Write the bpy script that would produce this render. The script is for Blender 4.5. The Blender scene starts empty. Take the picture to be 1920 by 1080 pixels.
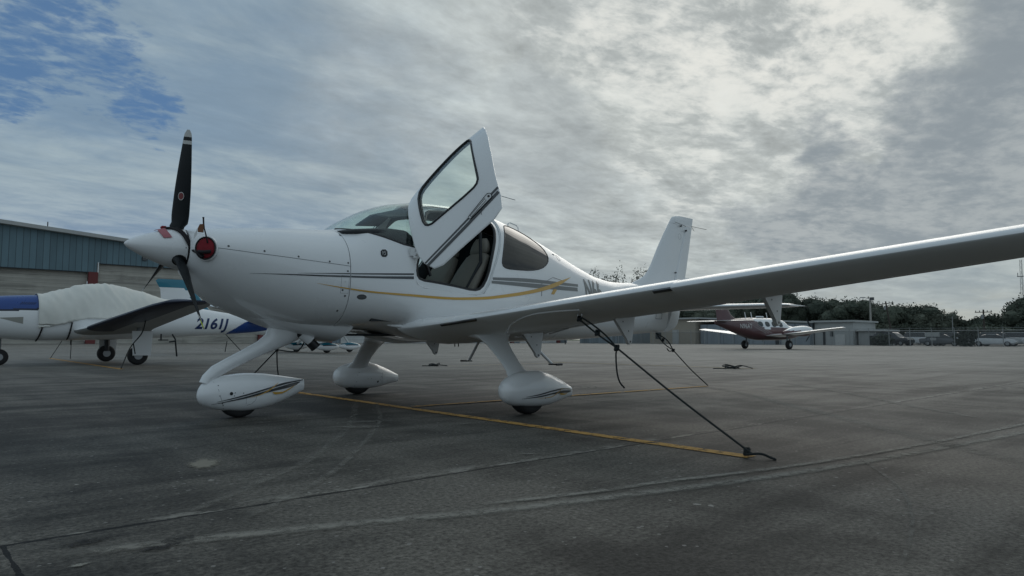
import bpy, bmesh, math, random, bisect
import numpy as np
from mathutils import Vector, Matrix
from mathutils.bvhtree import BVHTree
from math import sin, cos, pi, radians
random.seed(7)
scene = bpy.context.scene
col = scene.collection
# ---------------------------------------------------------------- camera
# world: x = aft along the parked airplane, y = towards its right wing, z = up
YAW, PITCH, ROLL, FPX = .739493337, .0732662921, .00312422686, 1306.3
f = Vector((cos(PITCH)*sin(YAW), cos(PITCH)*cos(YAW), sin(PITCH)))
r0 = Vector((cos(YAW), -sin(YAW), 0)); u0 = r0.cross(f)
rr = r0*cos(ROLL)+u0*sin(ROLL); uu = -r0*sin(ROLL)+u0*cos(ROLL)
cam = bpy.data.cameras.new('camera'); co = bpy.data.objects.new('camera', cam); col.objects.link(co)
M = Matrix((rr, uu, -f)).transposed().to_4x4(); M.translation = Vector((-1.42060397, -6.12140387, .68303165))
co.matrix_world = M
cam.sensor_width = 36; cam.lens = FPX/1920*36; cam.clip_start = .05; cam.clip_end = 3000
scene.camera = co
# ---------------------------------------------------------------- light
SUN_AZ, SUN_EL = radians(62.0), radians(27.0)      # azimuth from +y towards +x
sd = Vector((sin(SUN_AZ)*cos(SUN_EL), cos(SUN_AZ)*cos(SUN_EL), sin(SUN_EL)))
sl = bpy.data.lights.new('sun', 'SUN'); sl.energy = 0.5; sl.angle = radians(45); sl.color = (1, .95, .88)
so = bpy.data.objects.new('sun', sl); col.objects.link(so)
so.rotation_euler = sd.to_track_quat('Z', 'Y').to_euler(); so.location = (60, 40, 60)
scene.view_settings.view_transform = 'Standard'; scene.view_settings.look = 'None'
scene.view_settings.exposure = 0; scene.view_settings.gamma = 1
scene.render.engine = 'CYCLES'

class NT:
    """small node-tree builder"""
    def __init__(s, nt): s.nt = nt; nt.nodes.clear()
    def n(s, t, **k):
        o = s.nt.nodes.new(t)
        for a, b in k.items(): setattr(o, a, b)
        return o
    def l(s, a, b): s.nt.links.new(a, b)
    def val(s, sock, v):
        if isinstance(v, bpy.types.NodeSocket): s.l(v, sock)
        elif v is not None: sock.default_value = v
    def m(s, op, a, b=None, c=None, clamp=False):
        o = s.n('ShaderNodeMath', operation=op, use_clamp=clamp)
        for i, v in enumerate((a, b, c)): 
            if v is not None: s.val(o.inputs[i], v)
        return o.outputs[0]
    def vm(s, op, a, b=None, scale=None):
        o = s.n('ShaderNodeVectorMath', operation=op); s.val(o.inputs[0], a)
        if b is not None: s.val(o.inputs[1], b)
        if scale is not None: s.val(o.inputs['Scale'], scale)
        return o.outputs['Value'] if op in ('DOT_PRODUCT', 'LENGTH', 'DISTANCE') else o.outputs[0]
    def mix(s, fac, a, b, mode='MIX'):
        o = s.n('ShaderNodeMix', data_type='RGBA', blend_type=mode); s.val(o.inputs[0], fac)
        s.val(o.inputs[6], (*a, 1) if isinstance(a, tuple) and len(a) == 3 else a)
        s.val(o.inputs[7], (*b, 1) if isinstance(b, tuple) and len(b) == 3 else b)
        return o.outputs[2]
    def noise(s, vec, scale, detail=5, rough=.55, dist=0):
        o = s.n('ShaderNodeTexNoise'); s.val(o.inputs['Vector'], vec); s.val(o.inputs['Scale'], scale)
        o.inputs['Detail'].default_value = detail; o.inputs['Roughness'].default_value = rough; o.inputs['Distortion'].default_value = dist
        return o.outputs[0]
    def mapping(s, vec, scale=(1, 1, 1), rot=(0, 0, 0), loc=(0, 0, 0)):
        o = s.n('ShaderNodeMapping'); s.l(vec, o.inputs[0]); o.inputs[1].default_value = loc
        o.inputs[2].default_value = rot; o.inputs[3].default_value = scale; return o.outputs[0]
    def ss(s, x, a, b):      # smoothstep a..b -> 0..1
        o = s.n('ShaderNodeMapRange', interpolation_type='SMOOTHSTEP'); s.val(o.inputs[0], x)
        o.inputs[1].default_value = a; o.inputs[2].default_value = b; o.inputs[3].default_value = 0; o.inputs[4].default_value = 1
        return o.outputs[0]

# ---------------------------------------------------------------- sky
w = bpy.data.worlds.new('World'); scene.world = w; w.use_nodes = True
T = NT(w.node_tree)
tc = T.n('ShaderNodeTexCoord').outputs['Generated']
d = T.vm('NORMALIZE', tc)
sx = T.n('ShaderNodeSeparateXYZ'); T.l(d, sx.inputs[0]); dx, dy, dz = sx.outputs
zc = T.m('MAXIMUM', dz, 0.0)
den = T.m('ADD', zc, .10)
cx = T.m('DIVIDE', dx, den); cy = T.m('DIVIDE', dy, den)
cb = T.n('ShaderNodeCombineXYZ'); T.l(cx, cb.inputs[0]); T.l(cy, cb.inputs[1]); cp = cb.outputs[0]
def wcol(vec, scale, det, rough):
    o = T.n('ShaderNodeTexNoise'); T.l(vec, o.inputs['Vector']); o.inputs['Scale'].default_value = scale; o.inputs['Detail'].default_value = det; o.inputs['Roughness'].default_value = rough
    return T.vm('SUBTRACT', o.outputs['Color'], (.5, .5, .5))
dw = T.vm('NORMALIZE', T.vm('ADD', d, T.vm('ADD', T.vm('SCALE', wcol(d, 3.2, 4, .55), scale=.42), T.vm('SCALE', wcol(T.mapping(d, scale=(1, 1, 2.2)), 11, 6, .65), scale=.14))))
def sdir(az, el): return (sin(radians(az))*cos(radians(el)), cos(radians(az))*cos(radians(el)), sin(radians(el)))
def near(az, el, a, b):      # 1 close to the direction, 0 beyond; a,b are degrees
    dt = T.vm('DOT_PRODUCT', dw, sdir(az, el)); return T.ss(dt, cos(radians(b)), cos(radians(a)))
K = 10.0     # cloud colours are given as seen, the background runs at strength 0.1
def c10(c): return tuple(v*K for v in c)
def rep(x): 
    q = T.n('ShaderNodeCombineXYZ'); [T.l(x, q.inputs[i]) for i in range(3)]; return q.outputs[0]
n1 = T.noise(T.mapping(cp, scale=(.55, 1.25, 1), rot=(0, 0, radians(-28))), .62, 7, .55, .5)         # large cloud masses
n2 = T.noise(T.mapping(cp, scale=(.9, 1.5, 1), rot=(0, 0, radians(-35)), loc=(3.1, 1.7, 0)), 2.1, 8, .62, .35)
n3 = T.noise(T.mapping(cp, scale=(1, 1.5, 1), rot=(0, 0, radians(-50)), loc=(7, 2, 0)), 6.0, 7, .60, .3)
n4 = T.noise(T.mapping(cp, scale=(1, 1.3, 1), rot=(0, 0, radians(-20)), loc=(1, 5, 0)), 15, 6, .60, .4)
fine = T.m('ADD', T.m('MULTIPLY', n2, .50), T.m('ADD', T.m('MULTIPLY', n3, .32), T.m('MULTIPLY', n4, .18)))
sky = T.n('ShaderNodeTexSky', sky_type='NISHITA'); sky.sun_disc = False
sky.sun_elevation = SUN_EL; sky.sun_rotation = SUN_AZ; sky.altitude = 0; sky.air_density = 1.0; sky.dust_density = .6; sky.ozone_density = 2.5
right = T.ss(T.vm('DOT_PRODUCT', d, sdir(80, 5)), .30, .98)
base = T.mix(right, c10((.20, .295, .40)), c10((.295, .352, .382)))
pale = T.mix(right, c10((.345, .43, .475)), c10((.455, .51, .51)))
veil = T.mix(T.ss(T.m('ADD', T.m('MULTIPLY', n1, .62), T.m('MULTIPLY', n2, .38)), .40, .60), base, pale)
behind = T.ss(T.vm('DOT_PRODUCT', d, sdir(225, 25)), -.35, .7)
veil = T.mix(behind, veil, c10((.335, .415, .475)))
veil = T.vm('MULTIPLY', veil, rep(T.m('MULTIPLY_ADD', fine, .48, .75)))
# region of thin cloud lit from behind: a bright, mottled patch and a tongue below it
wob = T.m('MULTIPLY_ADD', n2, .10, -.05)
g1 = near(63, 30, 2, 19); g0 = near(57, 28, 4, 34); g2 = near(56.5, 17.5, .5, 7.5); g3 = near(66, 19, 2, 10)
veil = T.mix(T.m('MULTIPLY', g0, .62), veil, c10((.60, .625, .60)))
veil = T.vm('MULTIPLY', veil, rep(T.m('MULTIPLY_ADD', T.m('MULTIPLY', T.m('SUBTRACT', fine, .5), g0), 2.0, 1.0)))
mott = T.ss(T.m('ADD', fine, T.m('MULTIPLY', g1, .05)), .47, .62)
bright = T.m('MAXIMUM', T.m('MULTIPLY', mott, g1), T.m('MULTIPLY', T.ss(fine, .46, .60), T.m('MAXIMUM', T.m('MULTIPLY', g2, .55), T.m('MULTIPLY', g3, .7))))
col_s = T.mix(bright, veil, c10((.80, .80, .75)))
# darker bank at the right with a ragged upper edge
e = T.m('MULTIPLY_ADD', n2, .55, T.m('MULTIPLY', n3, .35))
b1 = T.m('MAXIMUM', near(88, 22, 5, 15), T.m('MAXIMUM', near(77, 13, 4, 11), near(66, 11, 2, 8)))
bank = T.ss(T.m('ADD', b1, T.m('MULTIPLY', T.m('SUBTRACT', e, .45), 1.3)), .15, .80)
bkc = T.mix(T.ss(fine, .42, .60), c10((.25, .292, .325)), c10((.37, .405, .42)))
col_s = T.mix(T.m('MULTIPLY', bank, .85), col_s, bkc)
b2 = T.ss(T.m('ADD', near(45, 17.5, 2, 9), T.m('MULTIPLY', T.m('SUBTRACT', e, .45), 1.2)), .10, 1.0)
col_s = T.mix(T.m('MULTIPLY', b2, .32), col_s, c10((.275, .32, .355)))
# blue holes at the upper left, with wisps left in them
wsp = T.m('ADD', T.m('MULTIPLY', n3, .55), T.m('MULTIPLY', n4, .45))
hm = T.m('MAXIMUM', near(7.5, 19.8, .5, 5.6), T.m('MAXIMUM', T.m('MULTIPLY', near(13.5, 17.3, .5, 4.2), .95), T.m('MULTIPLY', near(2.5, 18.5, 1, 5), .9)))
hole = T.ss(T.m('ADD', hm, T.m('MULTIPLY', T.m('SUBTRACT', .485, wsp), 5.0)), .05, 1.20)
hole = T.m('MULTIPLY', hole, T.m('MINIMUM', T.m('MULTIPLY', hm, 2.5), 1.0))
blue = T.mix(.85, sky.outputs[0], c10((.060, .150, .315)))
col_s = T.mix(T.m('MULTIPLY', hole, .88), col_s, blue)
# clearer, darker blue-grey band low at the left, pale warm band low at the right
lb = T.m('MULTIPLY', T.m('MULTIPLY', T.ss(dz, .22, .10), T.m('SUBTRACT', 1, behind)), T.ss(T.vm('DOT_PRODUCT', d, sdir(80, 5)), .88, .45))
col_s = T.mix(T.m('MULTIPLY', lb, .72), col_s, T.mix(T.ss(fine, .44, .62), c10((.19, .27, .385)), c10((.31, .385, .455))))
hz = T.m('MULTIPLY', T.ss(dz, .11, .0), right)
hzc = T.mix(T.ss(T.m('ADD', T.m('MULTIPLY', dz, 4), n1), .55, .72), c10((.55, .55, .47)), c10((.40, .44, .44)))
col_s = T.mix(T.m('MULTIPLY', hz, .8), col_s, hzc)
col_s = T.mix(T.ss(dz, .0, -.03), col_s, c10((.12, .12, .115)))
bg = T.n('ShaderNodeBackground'); T.l(col_s, bg.inputs[0]); bg.inputs[1].default_value = .1
wo = T.n('ShaderNodeOutputWorld'); T.l(bg.outputs[0], wo.inputs[0])

# ---------------------------------------------------------------- materials
def mat(name, c=(.5, .5, .5), rough=.5, metal=0, coat=0, spec=.5, var=0, vs=4, bump=0, bs=30, emit=None, trans=0, alpha=None):
    m = bpy.data.materials.new(name); m.use_nodes = True; t = NT(m.node_tree)
    b = t.n('ShaderNodeBsdfPrincipled'); o = t.n('ShaderNodeOutputMaterial'); t.l(b.outputs[0], o.inputs[0])
    b.inputs['Base Color'].default_value = (*c, 1); b.inputs['Roughness'].default_value = rough; b.inputs['Metallic'].default_value = metal
    b.inputs['Coat Weight'].default_value = coat; b.inputs['Coat Roughness'].default_value = .04; b.inputs['Specular IOR Level'].default_value = spec
    if var or bump:
        g = t.n('ShaderNodeNewGeometry').outputs['Position']
    if var:
        nz = t.noise(g, vs, 6, .6); k = t.m('MULTIPLY_ADD', nz, 2*var, 1-var)
        cc = t.n('ShaderNodeCombineXYZ'); [t.l(k, cc.inputs[i]) for i in range(3)]
        t.l(t.vm('MULTIPLY', (c[0], c[1], c[2]), cc.outputs[0]), b.inputs['Base Color'])
        t.l(t.m('MULTIPLY_ADD', t.noise(g, vs*2.3, 5, .6), .25, max(rough-.12, .02)), b.inputs['Roughness'])
    if bump:
        bn = t.n('ShaderNodeBump'); bn.inputs['Strength'].default_value = bump; bn.inputs['Distance'].default_value = .01
        t.l(t.noise(g, bs, 5, .6), bn.inputs['Height']); t.l(bn.outputs[0], b.inputs['Normal'])
    return m
def glass(name, tint, refl=1.0, rough=.0):
    m = bpy.data.materials.new(name); m.use_nodes = True; t = NT(m.node_tree)
    tr = t.n('ShaderNodeBsdfTransparent'); tr.inputs[0].default_value = (*tint, 1)
    gl = t.n('ShaderNodeBsdfGlossy'); gl.inputs[0].default_value = (1, 1, 1, 1); gl.inputs['Roughness'].default_value = rough
    ge = t.n('ShaderNodeNewGeometry'); dt = t.m('ABSOLUTE', t.vm('DOT_PRODUCT', ge.outputs['True Normal'], ge.outputs['Incoming']))
    fr = t.m('MULTIPLY_ADD', t.m('POWER', t.m('SUBTRACT', 1, dt, clamp=True), 5), .96, .04)
    mx = t.n('ShaderNodeMixShader'); t.l(t.m('MULTIPLY', fr, refl, clamp=True), mx.inputs[0])
    t.l(tr.outputs[0], mx.inputs[1]); t.l(gl.outputs[0], mx.inputs[2])
    o = t.n('ShaderNodeOutputMaterial'); t.l(mx.outputs[0], o.inputs[0]); return m
WHITE = mat('white_paint', (.81, .825, .83), .30, coat=.75, var=.05, vs=1.3)
WHITE2 = mat('white_paint_satin', (.70, .71, .71), .38, coat=.3, var=.06, vs=3)
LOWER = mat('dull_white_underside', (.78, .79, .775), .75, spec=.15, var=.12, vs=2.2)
DARKST = mat('charcoal_stripe', (.035, .040, .045), .30, coat=.6)
LETTER = mat('blue_lettering', (.008, .028, .11), .35)
GREYST = mat('grey_lettering', (.16, .17, .17), .35, coat=.5)
GOLD = mat('gold_stripe', (.62, .36, .06), .32, coat=.6)
BLACK = mat('black_trim', (.012, .013, .015), .45)
RUBBER = mat('tyre_rubber', (.016, .016, .017), .75, var=.3, vs=20)
GLASS = glass('cabin_glass', (.905, .955, .93), 1.0)
GLASSD = glass('tinted_rear_glass', (.04, .055, .06), 1.5)
RED = mat('red_fabric', (.23, .008, .018), .75, var=.25, vs=30, bump=.4, bs=120)
PINK = mat('faded_red_ribbon', (.42, .15, .17), .8, var=.15, vs=60)
STRAP = mat('black_webbing', (.014, .013, .016), .8)
BLADE = mat('black_blade_paint', (.010, .014, .017), .42, var=.2, vs=10, spec=.3)
STEEL = mat('steel', (.5, .5, .5), .35, metal=1)
SCREW = mat('screw_grey', (.10, .105, .11), .5, metal=.5)
SEAML = mat('seam_line', (.13, .14, .15), .6)
INT_D = mat('dark_interior_trim', (.018, .022, .026), .7, var=.2, vs=8)
INT_H = mat('headliner', (.05, .06, .065), .9)
SEAT = mat('beige_leather', (.22, .205, .175), .6, var=.15, vs=6, bump=.2, bs=14)
SEATD = mat('charcoal_leather', (.03, .034, .038), .55, var=.1, vs=6, bump=.2, bs=14)
YEL = mat('faded_yellow_paint', (.40, .235, .07), .75, var=.25, vs=9)
ROPE = mat('dark_rope', (.012, .017, .018), .85)
LIME = mat('lime_tip', (.55, .65, .02), .5)
BTIP = mat('white_tip', (.6, .6, .58), .45)

# ---------------------------------------------------------------- object helpers
def tag(o, label=None, cat=None, group=None, kind=None):
    if label: o['label'] = label
    if cat: o['category'] = cat
    if group: o['group'] = group
    if kind: o['kind'] = kind
    return o
def empty(name, loc, label, cat, group=None, rz=0):
    o = bpy.data.objects.new(name, None); o.location = loc; o.rotation_euler = (0, 0, rz); o.empty_display_size = .2
    col.objects.link(o); return tag(o, label, cat, group)
def link(name, me, m, parent=None, world=True):
    """verts given in world coordinates unless world=False (then local to parent)"""
    o = bpy.data.objects.new(name, me)
    ms = m if isinstance(m, (list, tuple)) else [m]
    if len(me.materials) == 0:
        for x in ms: me.materials.append(x)
    col.objects.link(o)
    if parent is not None:
        o.parent = parent
        if world and parent.parent is None and parent.type == 'EMPTY':
            o.matrix_parent_inverse = (Matrix.Translation(parent.location) @ parent.rotation_euler.to_matrix().to_4x4()).inverted()
    return o
def mk(name, verts, faces, m, parent=None, smooth=True, world=True, ang=None, fix=True):
    me = bpy.data.meshes.new(name); me.from_pydata([tuple(v) for v in verts], [], faces)
    if fix:
        bm = bmesh.new(); bm.from_mesh(me); bmesh.ops.recalc_face_normals(bm, faces=bm.faces); bm.to_mesh(me); bm.free()
    if smooth:
        me.shade_smooth()
        if ang: me.set_sharp_from_angle(angle=radians(ang))
    return link(name, me, m, parent, world)
class MB:
    """collects simple shapes into one mesh"""
    def __init__(s): s.v = []; s.f = []; s.mi = []
    def add(s, v, f, mi=0):
        o = len(s.v); s.v += [tuple(x) for x in v]; s.f += [[i+o for i in q] for q in f]; s.mi += [mi]*len(f); return s
    def box(s, c, sz, rz=0, mi=0, taper=1):
        x, y, z = sz[0]/2, sz[1]/2, sz[2]/2; v = []
        for k, tz in ((-1, 1), (1, taper)):
            for a, b in ((-1, -1), (1, -1), (1, 1), (-1, 1)):
                px, py = a*x*tz, b*y*tz; v.append((c[0]+px*cos(rz)-py*sin(rz), c[1]+px*sin(rz)+py*cos(rz), c[2]+k*z))
        return s.add(v, [(3, 2, 1, 0), (4, 5, 6, 7), (0, 1, 5, 4), (1, 2, 6, 5), (2, 3, 7, 6), (3, 0, 4, 7)], mi)
    def tube(s, pts, rad, n=8, cap=True, mi=0):
        pts = [Vector(p) for p in pts]; L = len(pts); rad = rad if isinstance(rad, (list, tuple)) else [rad]*L
        v = []; up = Vector((0, 0, 1)); pn = None
        for i, p in enumerate(pts):
            t = (pts[min(i+1, L-1)]-pts[max(i-1, 0)]).normalized()
            a = t.cross(up) if pn is None else pn-t*pn.dot(t)
            if a.length < 1e-3: a = t.cross(Vector((1, 0, 0)))
            a.normalize(); pn = a; b = t.cross(a)
            v += [p+(a*cos(2*pi*k/n)+b*sin(2*pi*k/n))*rad[i] for k in range(n)]
        f = [(i*n+k, i*n+(k+1) % n, (i+1)*n+(k+1) % n, (i+1)*n+k) for i in range(L-1) for k in range(n)]
        if cap: f += [tuple(range(n))[::-1], tuple((L-1)*n+k for k in range(n))]
        return s.add(v, f, mi)
    def build(s, name, m, parent=None, smooth=False, world=True, ang=35, fix=True):
        me = bpy.data.meshes.new(name); me.from_pydata(s.v, [], s.f)
        for x in (m if isinstance(m, (list, tuple)) else [m]): me.materials.append(x)
        me.polygons.foreach_set('material_index', s.mi)
        if fix:
            bm = bmesh.new(); bm.from_mesh(me); bmesh.ops.recalc_face_normals(bm, faces=bm.faces); bm.to_mesh(me); bm.free()
        if smooth: me.shade_smooth(); me.set_sharp_from_angle(angle=radians(ang))
        return link(name, me, m, parent, world)
def loftmesh(rings, closed=True, caps=True):
    n = len(rings[0]); v = [p for r_ in rings for p in r_]; L = len(rings)
    f = [(i*n+k, i*n+(k+1) % n, (i+1)*n+(k+1) % n, (i+1)*n+k) for i in range(L-1) for k in range(n if closed else n-1)]
    if caps: f += [tuple(range(n)), tuple((L-1)*n+k for k in range(n))[::-1]]
    return v, f
def pch(xs, ys, x):
    xs = np.asarray(xs, float); ys = np.asarray(ys, float)
    h = np.diff(xs); dd = np.diff(ys)/h; m = np.zeros_like(ys)
    for i in range(1, len(xs)-1):
        if dd[i-1]*dd[i] > 0: m[i] = 2*dd[i-1]*dd[i]/(dd[i-1]+dd[i])
    m[0] = dd[0]; m[-1] = dd[-1]
    i = int(np.clip(np.searchsorted(xs, x)-1, 0, len(h)-1)); t = (x-xs[i])/h[i]
    return float((2*t**3-3*t**2+1)*ys[i]+(t**3-2*t**2+t)*h[i]*m[i]+(-2*t**3+3*t**2)*ys[i+1]+(t**3-t**2)*h[i]*m[i+1])
class Loft:
    """superellipse stations (X, ztop, zbot, halfwidth, zc, ntop, nbot); centre plane y = y0"""
    def __init__(s, ST, y0=0):
        s.A = np.array(ST, float); s.y0 = y0; s.X = [float(q) for q in s.A[:, 0]]; s.C = []; s.cache = {}
        for k in range(1, 7):
            ys = s.A[:, k]; h = np.diff(s.A[:, 0]); dd = np.diff(ys)/h; m = np.zeros_like(ys)
            for i in range(1, len(ys)-1):
                if dd[i-1]*dd[i] > 0: m[i] = 2*dd[i-1]*dd[i]/(dd[i-1]+dd[i])
            m[0] = dd[0]; m[-1] = dd[-1]; s.C.append((ys.tolist(), m.tolist()))
    def sec(s, X):
        if X in s.cache: return list(s.cache[X])
        i = min(max(bisect.bisect_left(s.X, X)-1, 0), len(s.X)-2); h = s.X[i+1]-s.X[i]; t = (X-s.X[i])/h; t2, t3 = t*t, t*t*t
        a, b, c, d_ = 2*t3-3*t2+1, (t3-2*t2+t)*h, -2*t3+3*t2, (t3-t2)*h
        o = [a*y[i]+b*m[i]+c*y[i+1]+d_*m[i+1] for y, m in s.C]
        if len(s.cache) < 20000: s.cache[X] = tuple(o)
        return o
    def ring(s, X, n=96, off=0.):
        zt, zb, w, zc, nt, nb = s.sec(X); zt -= off; zb += off; w -= off; o = []
        for k in range(n):
            a = 2*pi*k/n; c, q = cos(a), sin(a); e = nt if q >= 0 else nb
            o.append((X, s.y0-w*math.copysign(abs(c)**(2/e), c), zc+((zt-zc) if q >= 0 else (zc-zb))*math.copysign(abs(q)**(2/e), q)))
        return o
    def hw(s, X, Z):
        zt, zb, w, zc, nt, nb = s.sec(X)
        if Z >= zc: return w*max(0, 1-abs((Z-zc)/(zt-zc))**nt)**(1/nt)
        return w*max(0, 1-abs((zc-Z)/(zc-zb))**nb)**(1/nb)
    def P(s, X, Z, side=-1, off=0.):
        """point on the surface; side -1 is the airplane's left (towards the camera)"""
        p = Vector((X, s.y0+side*s.hw(X, Z), Z))
        if off:
            e = .01; a = Vector((X+e, s.y0+side*s.hw(X+e, Z), Z)); b = Vector((X, s.y0+side*s.hw(X, Z+e), Z+e))
            n = (a-p).cross(b-p); n.normalize()
            if n.y*side < 0: n = -n
            p = p+n*off
        return p
def shell(L, Xs, o1, o2, n=96):
    """closed tube between two offsets of the loft"""
    R1 = [L.ring(X, n, o1) for X in Xs]; R2 = [L.ring(X, n, o2) for X in Xs]; N = len(Xs)*n; K_ = len(Xs)
    v = [p for r_ in R1 for p in r_]+[p for r_ in R2 for p in r_]; f = []
    for i in range(K_-1):
        for k in range(n):
            a, b, c_, d_ = i*n+k, i*n+(k+1) % n, (i+1)*n+(k+1) % n, (i+1)*n+k
            f += [(a, b, c_, d_), (N+d_, N+c_, N+b, N+a)]
    for i in (0, K_-1):
        for k in range(n):
            a, b = i*n+k, i*n+(k+1) % n
            f.append((b, a, N+a, N+b) if i == 0 else (a, b, N+b, N+a))
    return v, f
def prism(poly, y0, y1):
    n = len(poly); v = [(x, y0, z) for x, z in poly]+[(x, y1, z) for x, z in poly]
    return v, [tuple(range(n)), tuple(range(n, 2*n))[::-1]]+[(i, (i+1) % n, n+(i+1) % n, n+i) for i in range(n)]
def rmesh(v, f):
    me = bpy.data.meshes.new('t'); me.from_pydata([tuple(p) for p in v], [], f)
    bm = bmesh.new(); bm.from_mesh(me); bmesh.ops.recalc_face_normals(bm, faces=bm.faces); bm.to_mesh(me); bm.free(); return me
def boolean(base, ops):
    """base (v,f); ops list of (op, v, f) -> evaluated mesh"""
    a = bpy.data.objects.new('a', rmesh(*base)); col.objects.link(a); tmp = [a]
    for op, v, f_ in ops:
        b = bpy.data.objects.new('b', rmesh(v, f_)); col.objects.link(b); tmp.append(b); b.hide_render = True
        md = a.modifiers.new('m', 'BOOLEAN'); md.operation = op; md.object = b; md.solver = 'EXACT'
    dg = bpy.context.evaluated_depsgraph_get(); dg.update()
    me = bpy.data.meshes.new_from_object(a.evaluated_get(dg)); me.materials.clear()
    for o in tmp:
        k = o.data; bpy.data.objects.remove(o); bpy.data.meshes.remove(k)
    return me
def smooth_poly(P, it=2):
    for _ in range(it):
        Q = []
        for i in range(len(P)):
            a, b = P[i], P[(i+1) % len(P)]
            Q += [(a[0]*.75+b[0]*.25, a[1]*.75+b[1]*.25), (a[0]*.25+b[0]*.75, a[1]*.25+b[1]*.75)]
        P = Q
    return P
def surf_normals(me, L, tol=.004):
    """give the outer and inner skin the loft's own normals, keep cut rims flat"""
    me.shade_smooth(); nv = len(me.vertices); out = []
    def gn(p):
        X = min(max(p.x, L.A[0, 0]+.002), L.A[-1, 0]-.002); zt, zb, w_, zc_, nt, nb = L.sec(X); e = .004
        def F(x, y, z):
            zt, zb, w_, zc_, nt, nb = L.sec(x); yy = abs(y-L.y0)/w_
            if z >= zc_: return (yy**nt+abs((z-zc_)/(zt-zc_))**nt)**(1/nt)
            return (yy**nb+abs((zc_-z)/(zc_-zb))**nb)**(1/nb)
        g = Vector((F(X+e, p.y, p.z)-F(X-e, p.y, p.z), F(X, p.y+e, p.z)-F(X, p.y-e, p.z), F(X, p.y, p.z+e)-F(X, p.y, p.z-e)))
        return g.normalized() if g.length > 1e-9 else Vector((0, 0, 1))
    G = [gn(v.co) for v in me.vertices]
    for p in me.polygons:
        fn = p.normal
        for li in p.loop_indices:
            g = G[me.loops[li].vertex_index]; dt = g.dot(fn)
            out.append(g if dt > .86 else (-g if dt < -.86 else fn.copy()))
    me.normals_split_custom_set([tuple(x) for x in out]); return me
def ribbon(L, pts, name, m, parent, side=-1, off=.003, seg=.04):
    seg = min(seg, .02)
    """stripe on the loft: pts = [(X, zTop, zBottom)]"""
    v = []; f_ = []; xs = [p[0] for p in pts]; N = max(2, int((xs[-1]-xs[0])/seg))
    for i in range(N+1):
        X = xs[0]+(xs[-1]-xs[0])*i/N; a = pch(xs, [p[1] for p in pts], X); b = pch(xs, [p[2] for p in pts], X)
        for k in range(3): v.append(L.P(X, a+(b-a)*k/2, side, off))
    for i in range(N):
        for k in range(2): q = i*3+k; f_.append((q, q+1, q+4, q+3))
    return mk(name, v, f_, m, parent)
def patch(L, poly, name, m, parent, side=-1, off=.003, rings=4):
    """filled outline (X,Z) laid on the loft"""
    cx_ = sum(p[0] for p in poly)/len(poly); cz_ = sum(p[1] for p in poly)/len(poly); n = len(poly)
    v = [L.P(cx_, cz_, side, off)]; f_ = []
    for r_ in range(1, rings+1):
        t = r_/rings; v += [L.P(cx_+(x-cx_)*t, cz_+(z-cz_)*t, side, off) for x, z in poly]
    f_ += [(0, 1+i, 1+(i+1) % n) for i in range(n)]
    for r_ in range(rings-1):
        o = 1+r_*n; f_ += [(o+i, o+n+i, o+n+(i+1) % n, o+(i+1) % n) for i in range(n)]
    return mk(name, v, f_, m, parent)
def line_on(L, pts, rad, name, m, parent, side=-1, off=.001, n=5, seg=.04):
    v = []
    for (x0, z0), (x1, z1) in zip(pts[:-1], pts[1:]):
        k = max(1, int(math.hypot(x1-x0, z1-z0)/seg)); v += [L.P(x0+(x1-x0)*i/k, z0+(z1-z0)*i/k, side, off) for i in range(k)]
    v.append(L.P(*pts[-1], side, off))
    b = MB(); b.tube(v, rad, n); return b.build(name, m, parent, smooth=True)
def circle(cx_, cz_, a, b=None, n=14): b = b or a; return [(cx_+a*cos(2*pi*i/n), cz_+b*sin(2*pi*i/n)) for i in range(n)]
def text_mesh(s, size, shear=0, sub=3, bold=0):
    cu = bpy.data.curves.new('t', 'FONT'); cu.body = s; cu.size = size; cu.shear = shear; cu.resolution_u = 4; cu.offset = bold
    o = bpy.data.objects.new('t', cu); col.objects.link(o); dg = bpy.context.evaluated_depsgraph_get(); dg.update()
    me = bpy.data.meshes.new_from_object(o.evaluated_get(dg)); bpy.data.objects.remove(o)
    bm = bmesh.new(); bm.from_mesh(me); bmesh.ops.triangulate(bm, faces=bm.faces)
    for _ in range(sub):
        E = [e for e in bm.edges if e.calc_length() > size*.16]
        if not E: break
        bmesh.ops.subdivide_edges(bm, edges=E, cuts=1); bmesh.ops.triangulate(bm, faces=bm.faces)
    v = [tuple(x.co) for x in bm.verts]; bm.verts.index_update(); f_ = [[x.index for x in q.verts] for q in bm.faces]; bm.free(); bpy.data.meshes.remove(me)
    return v, f_
def text_on(L, s, X0, Z0, size, name, m, parent, side=-1, shear=0, wscale=1., off=.004, mirror=False, bold=0):
    v, f_ = text_mesh(s, size, shear, bold=bold); W = []
    for x, y, z in v: W.append(L.P(X0+(-x if mirror else x)*wscale, Z0+y, side, off))
    return mk(name, W, f_, m, parent, smooth=False, fix=False)

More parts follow.
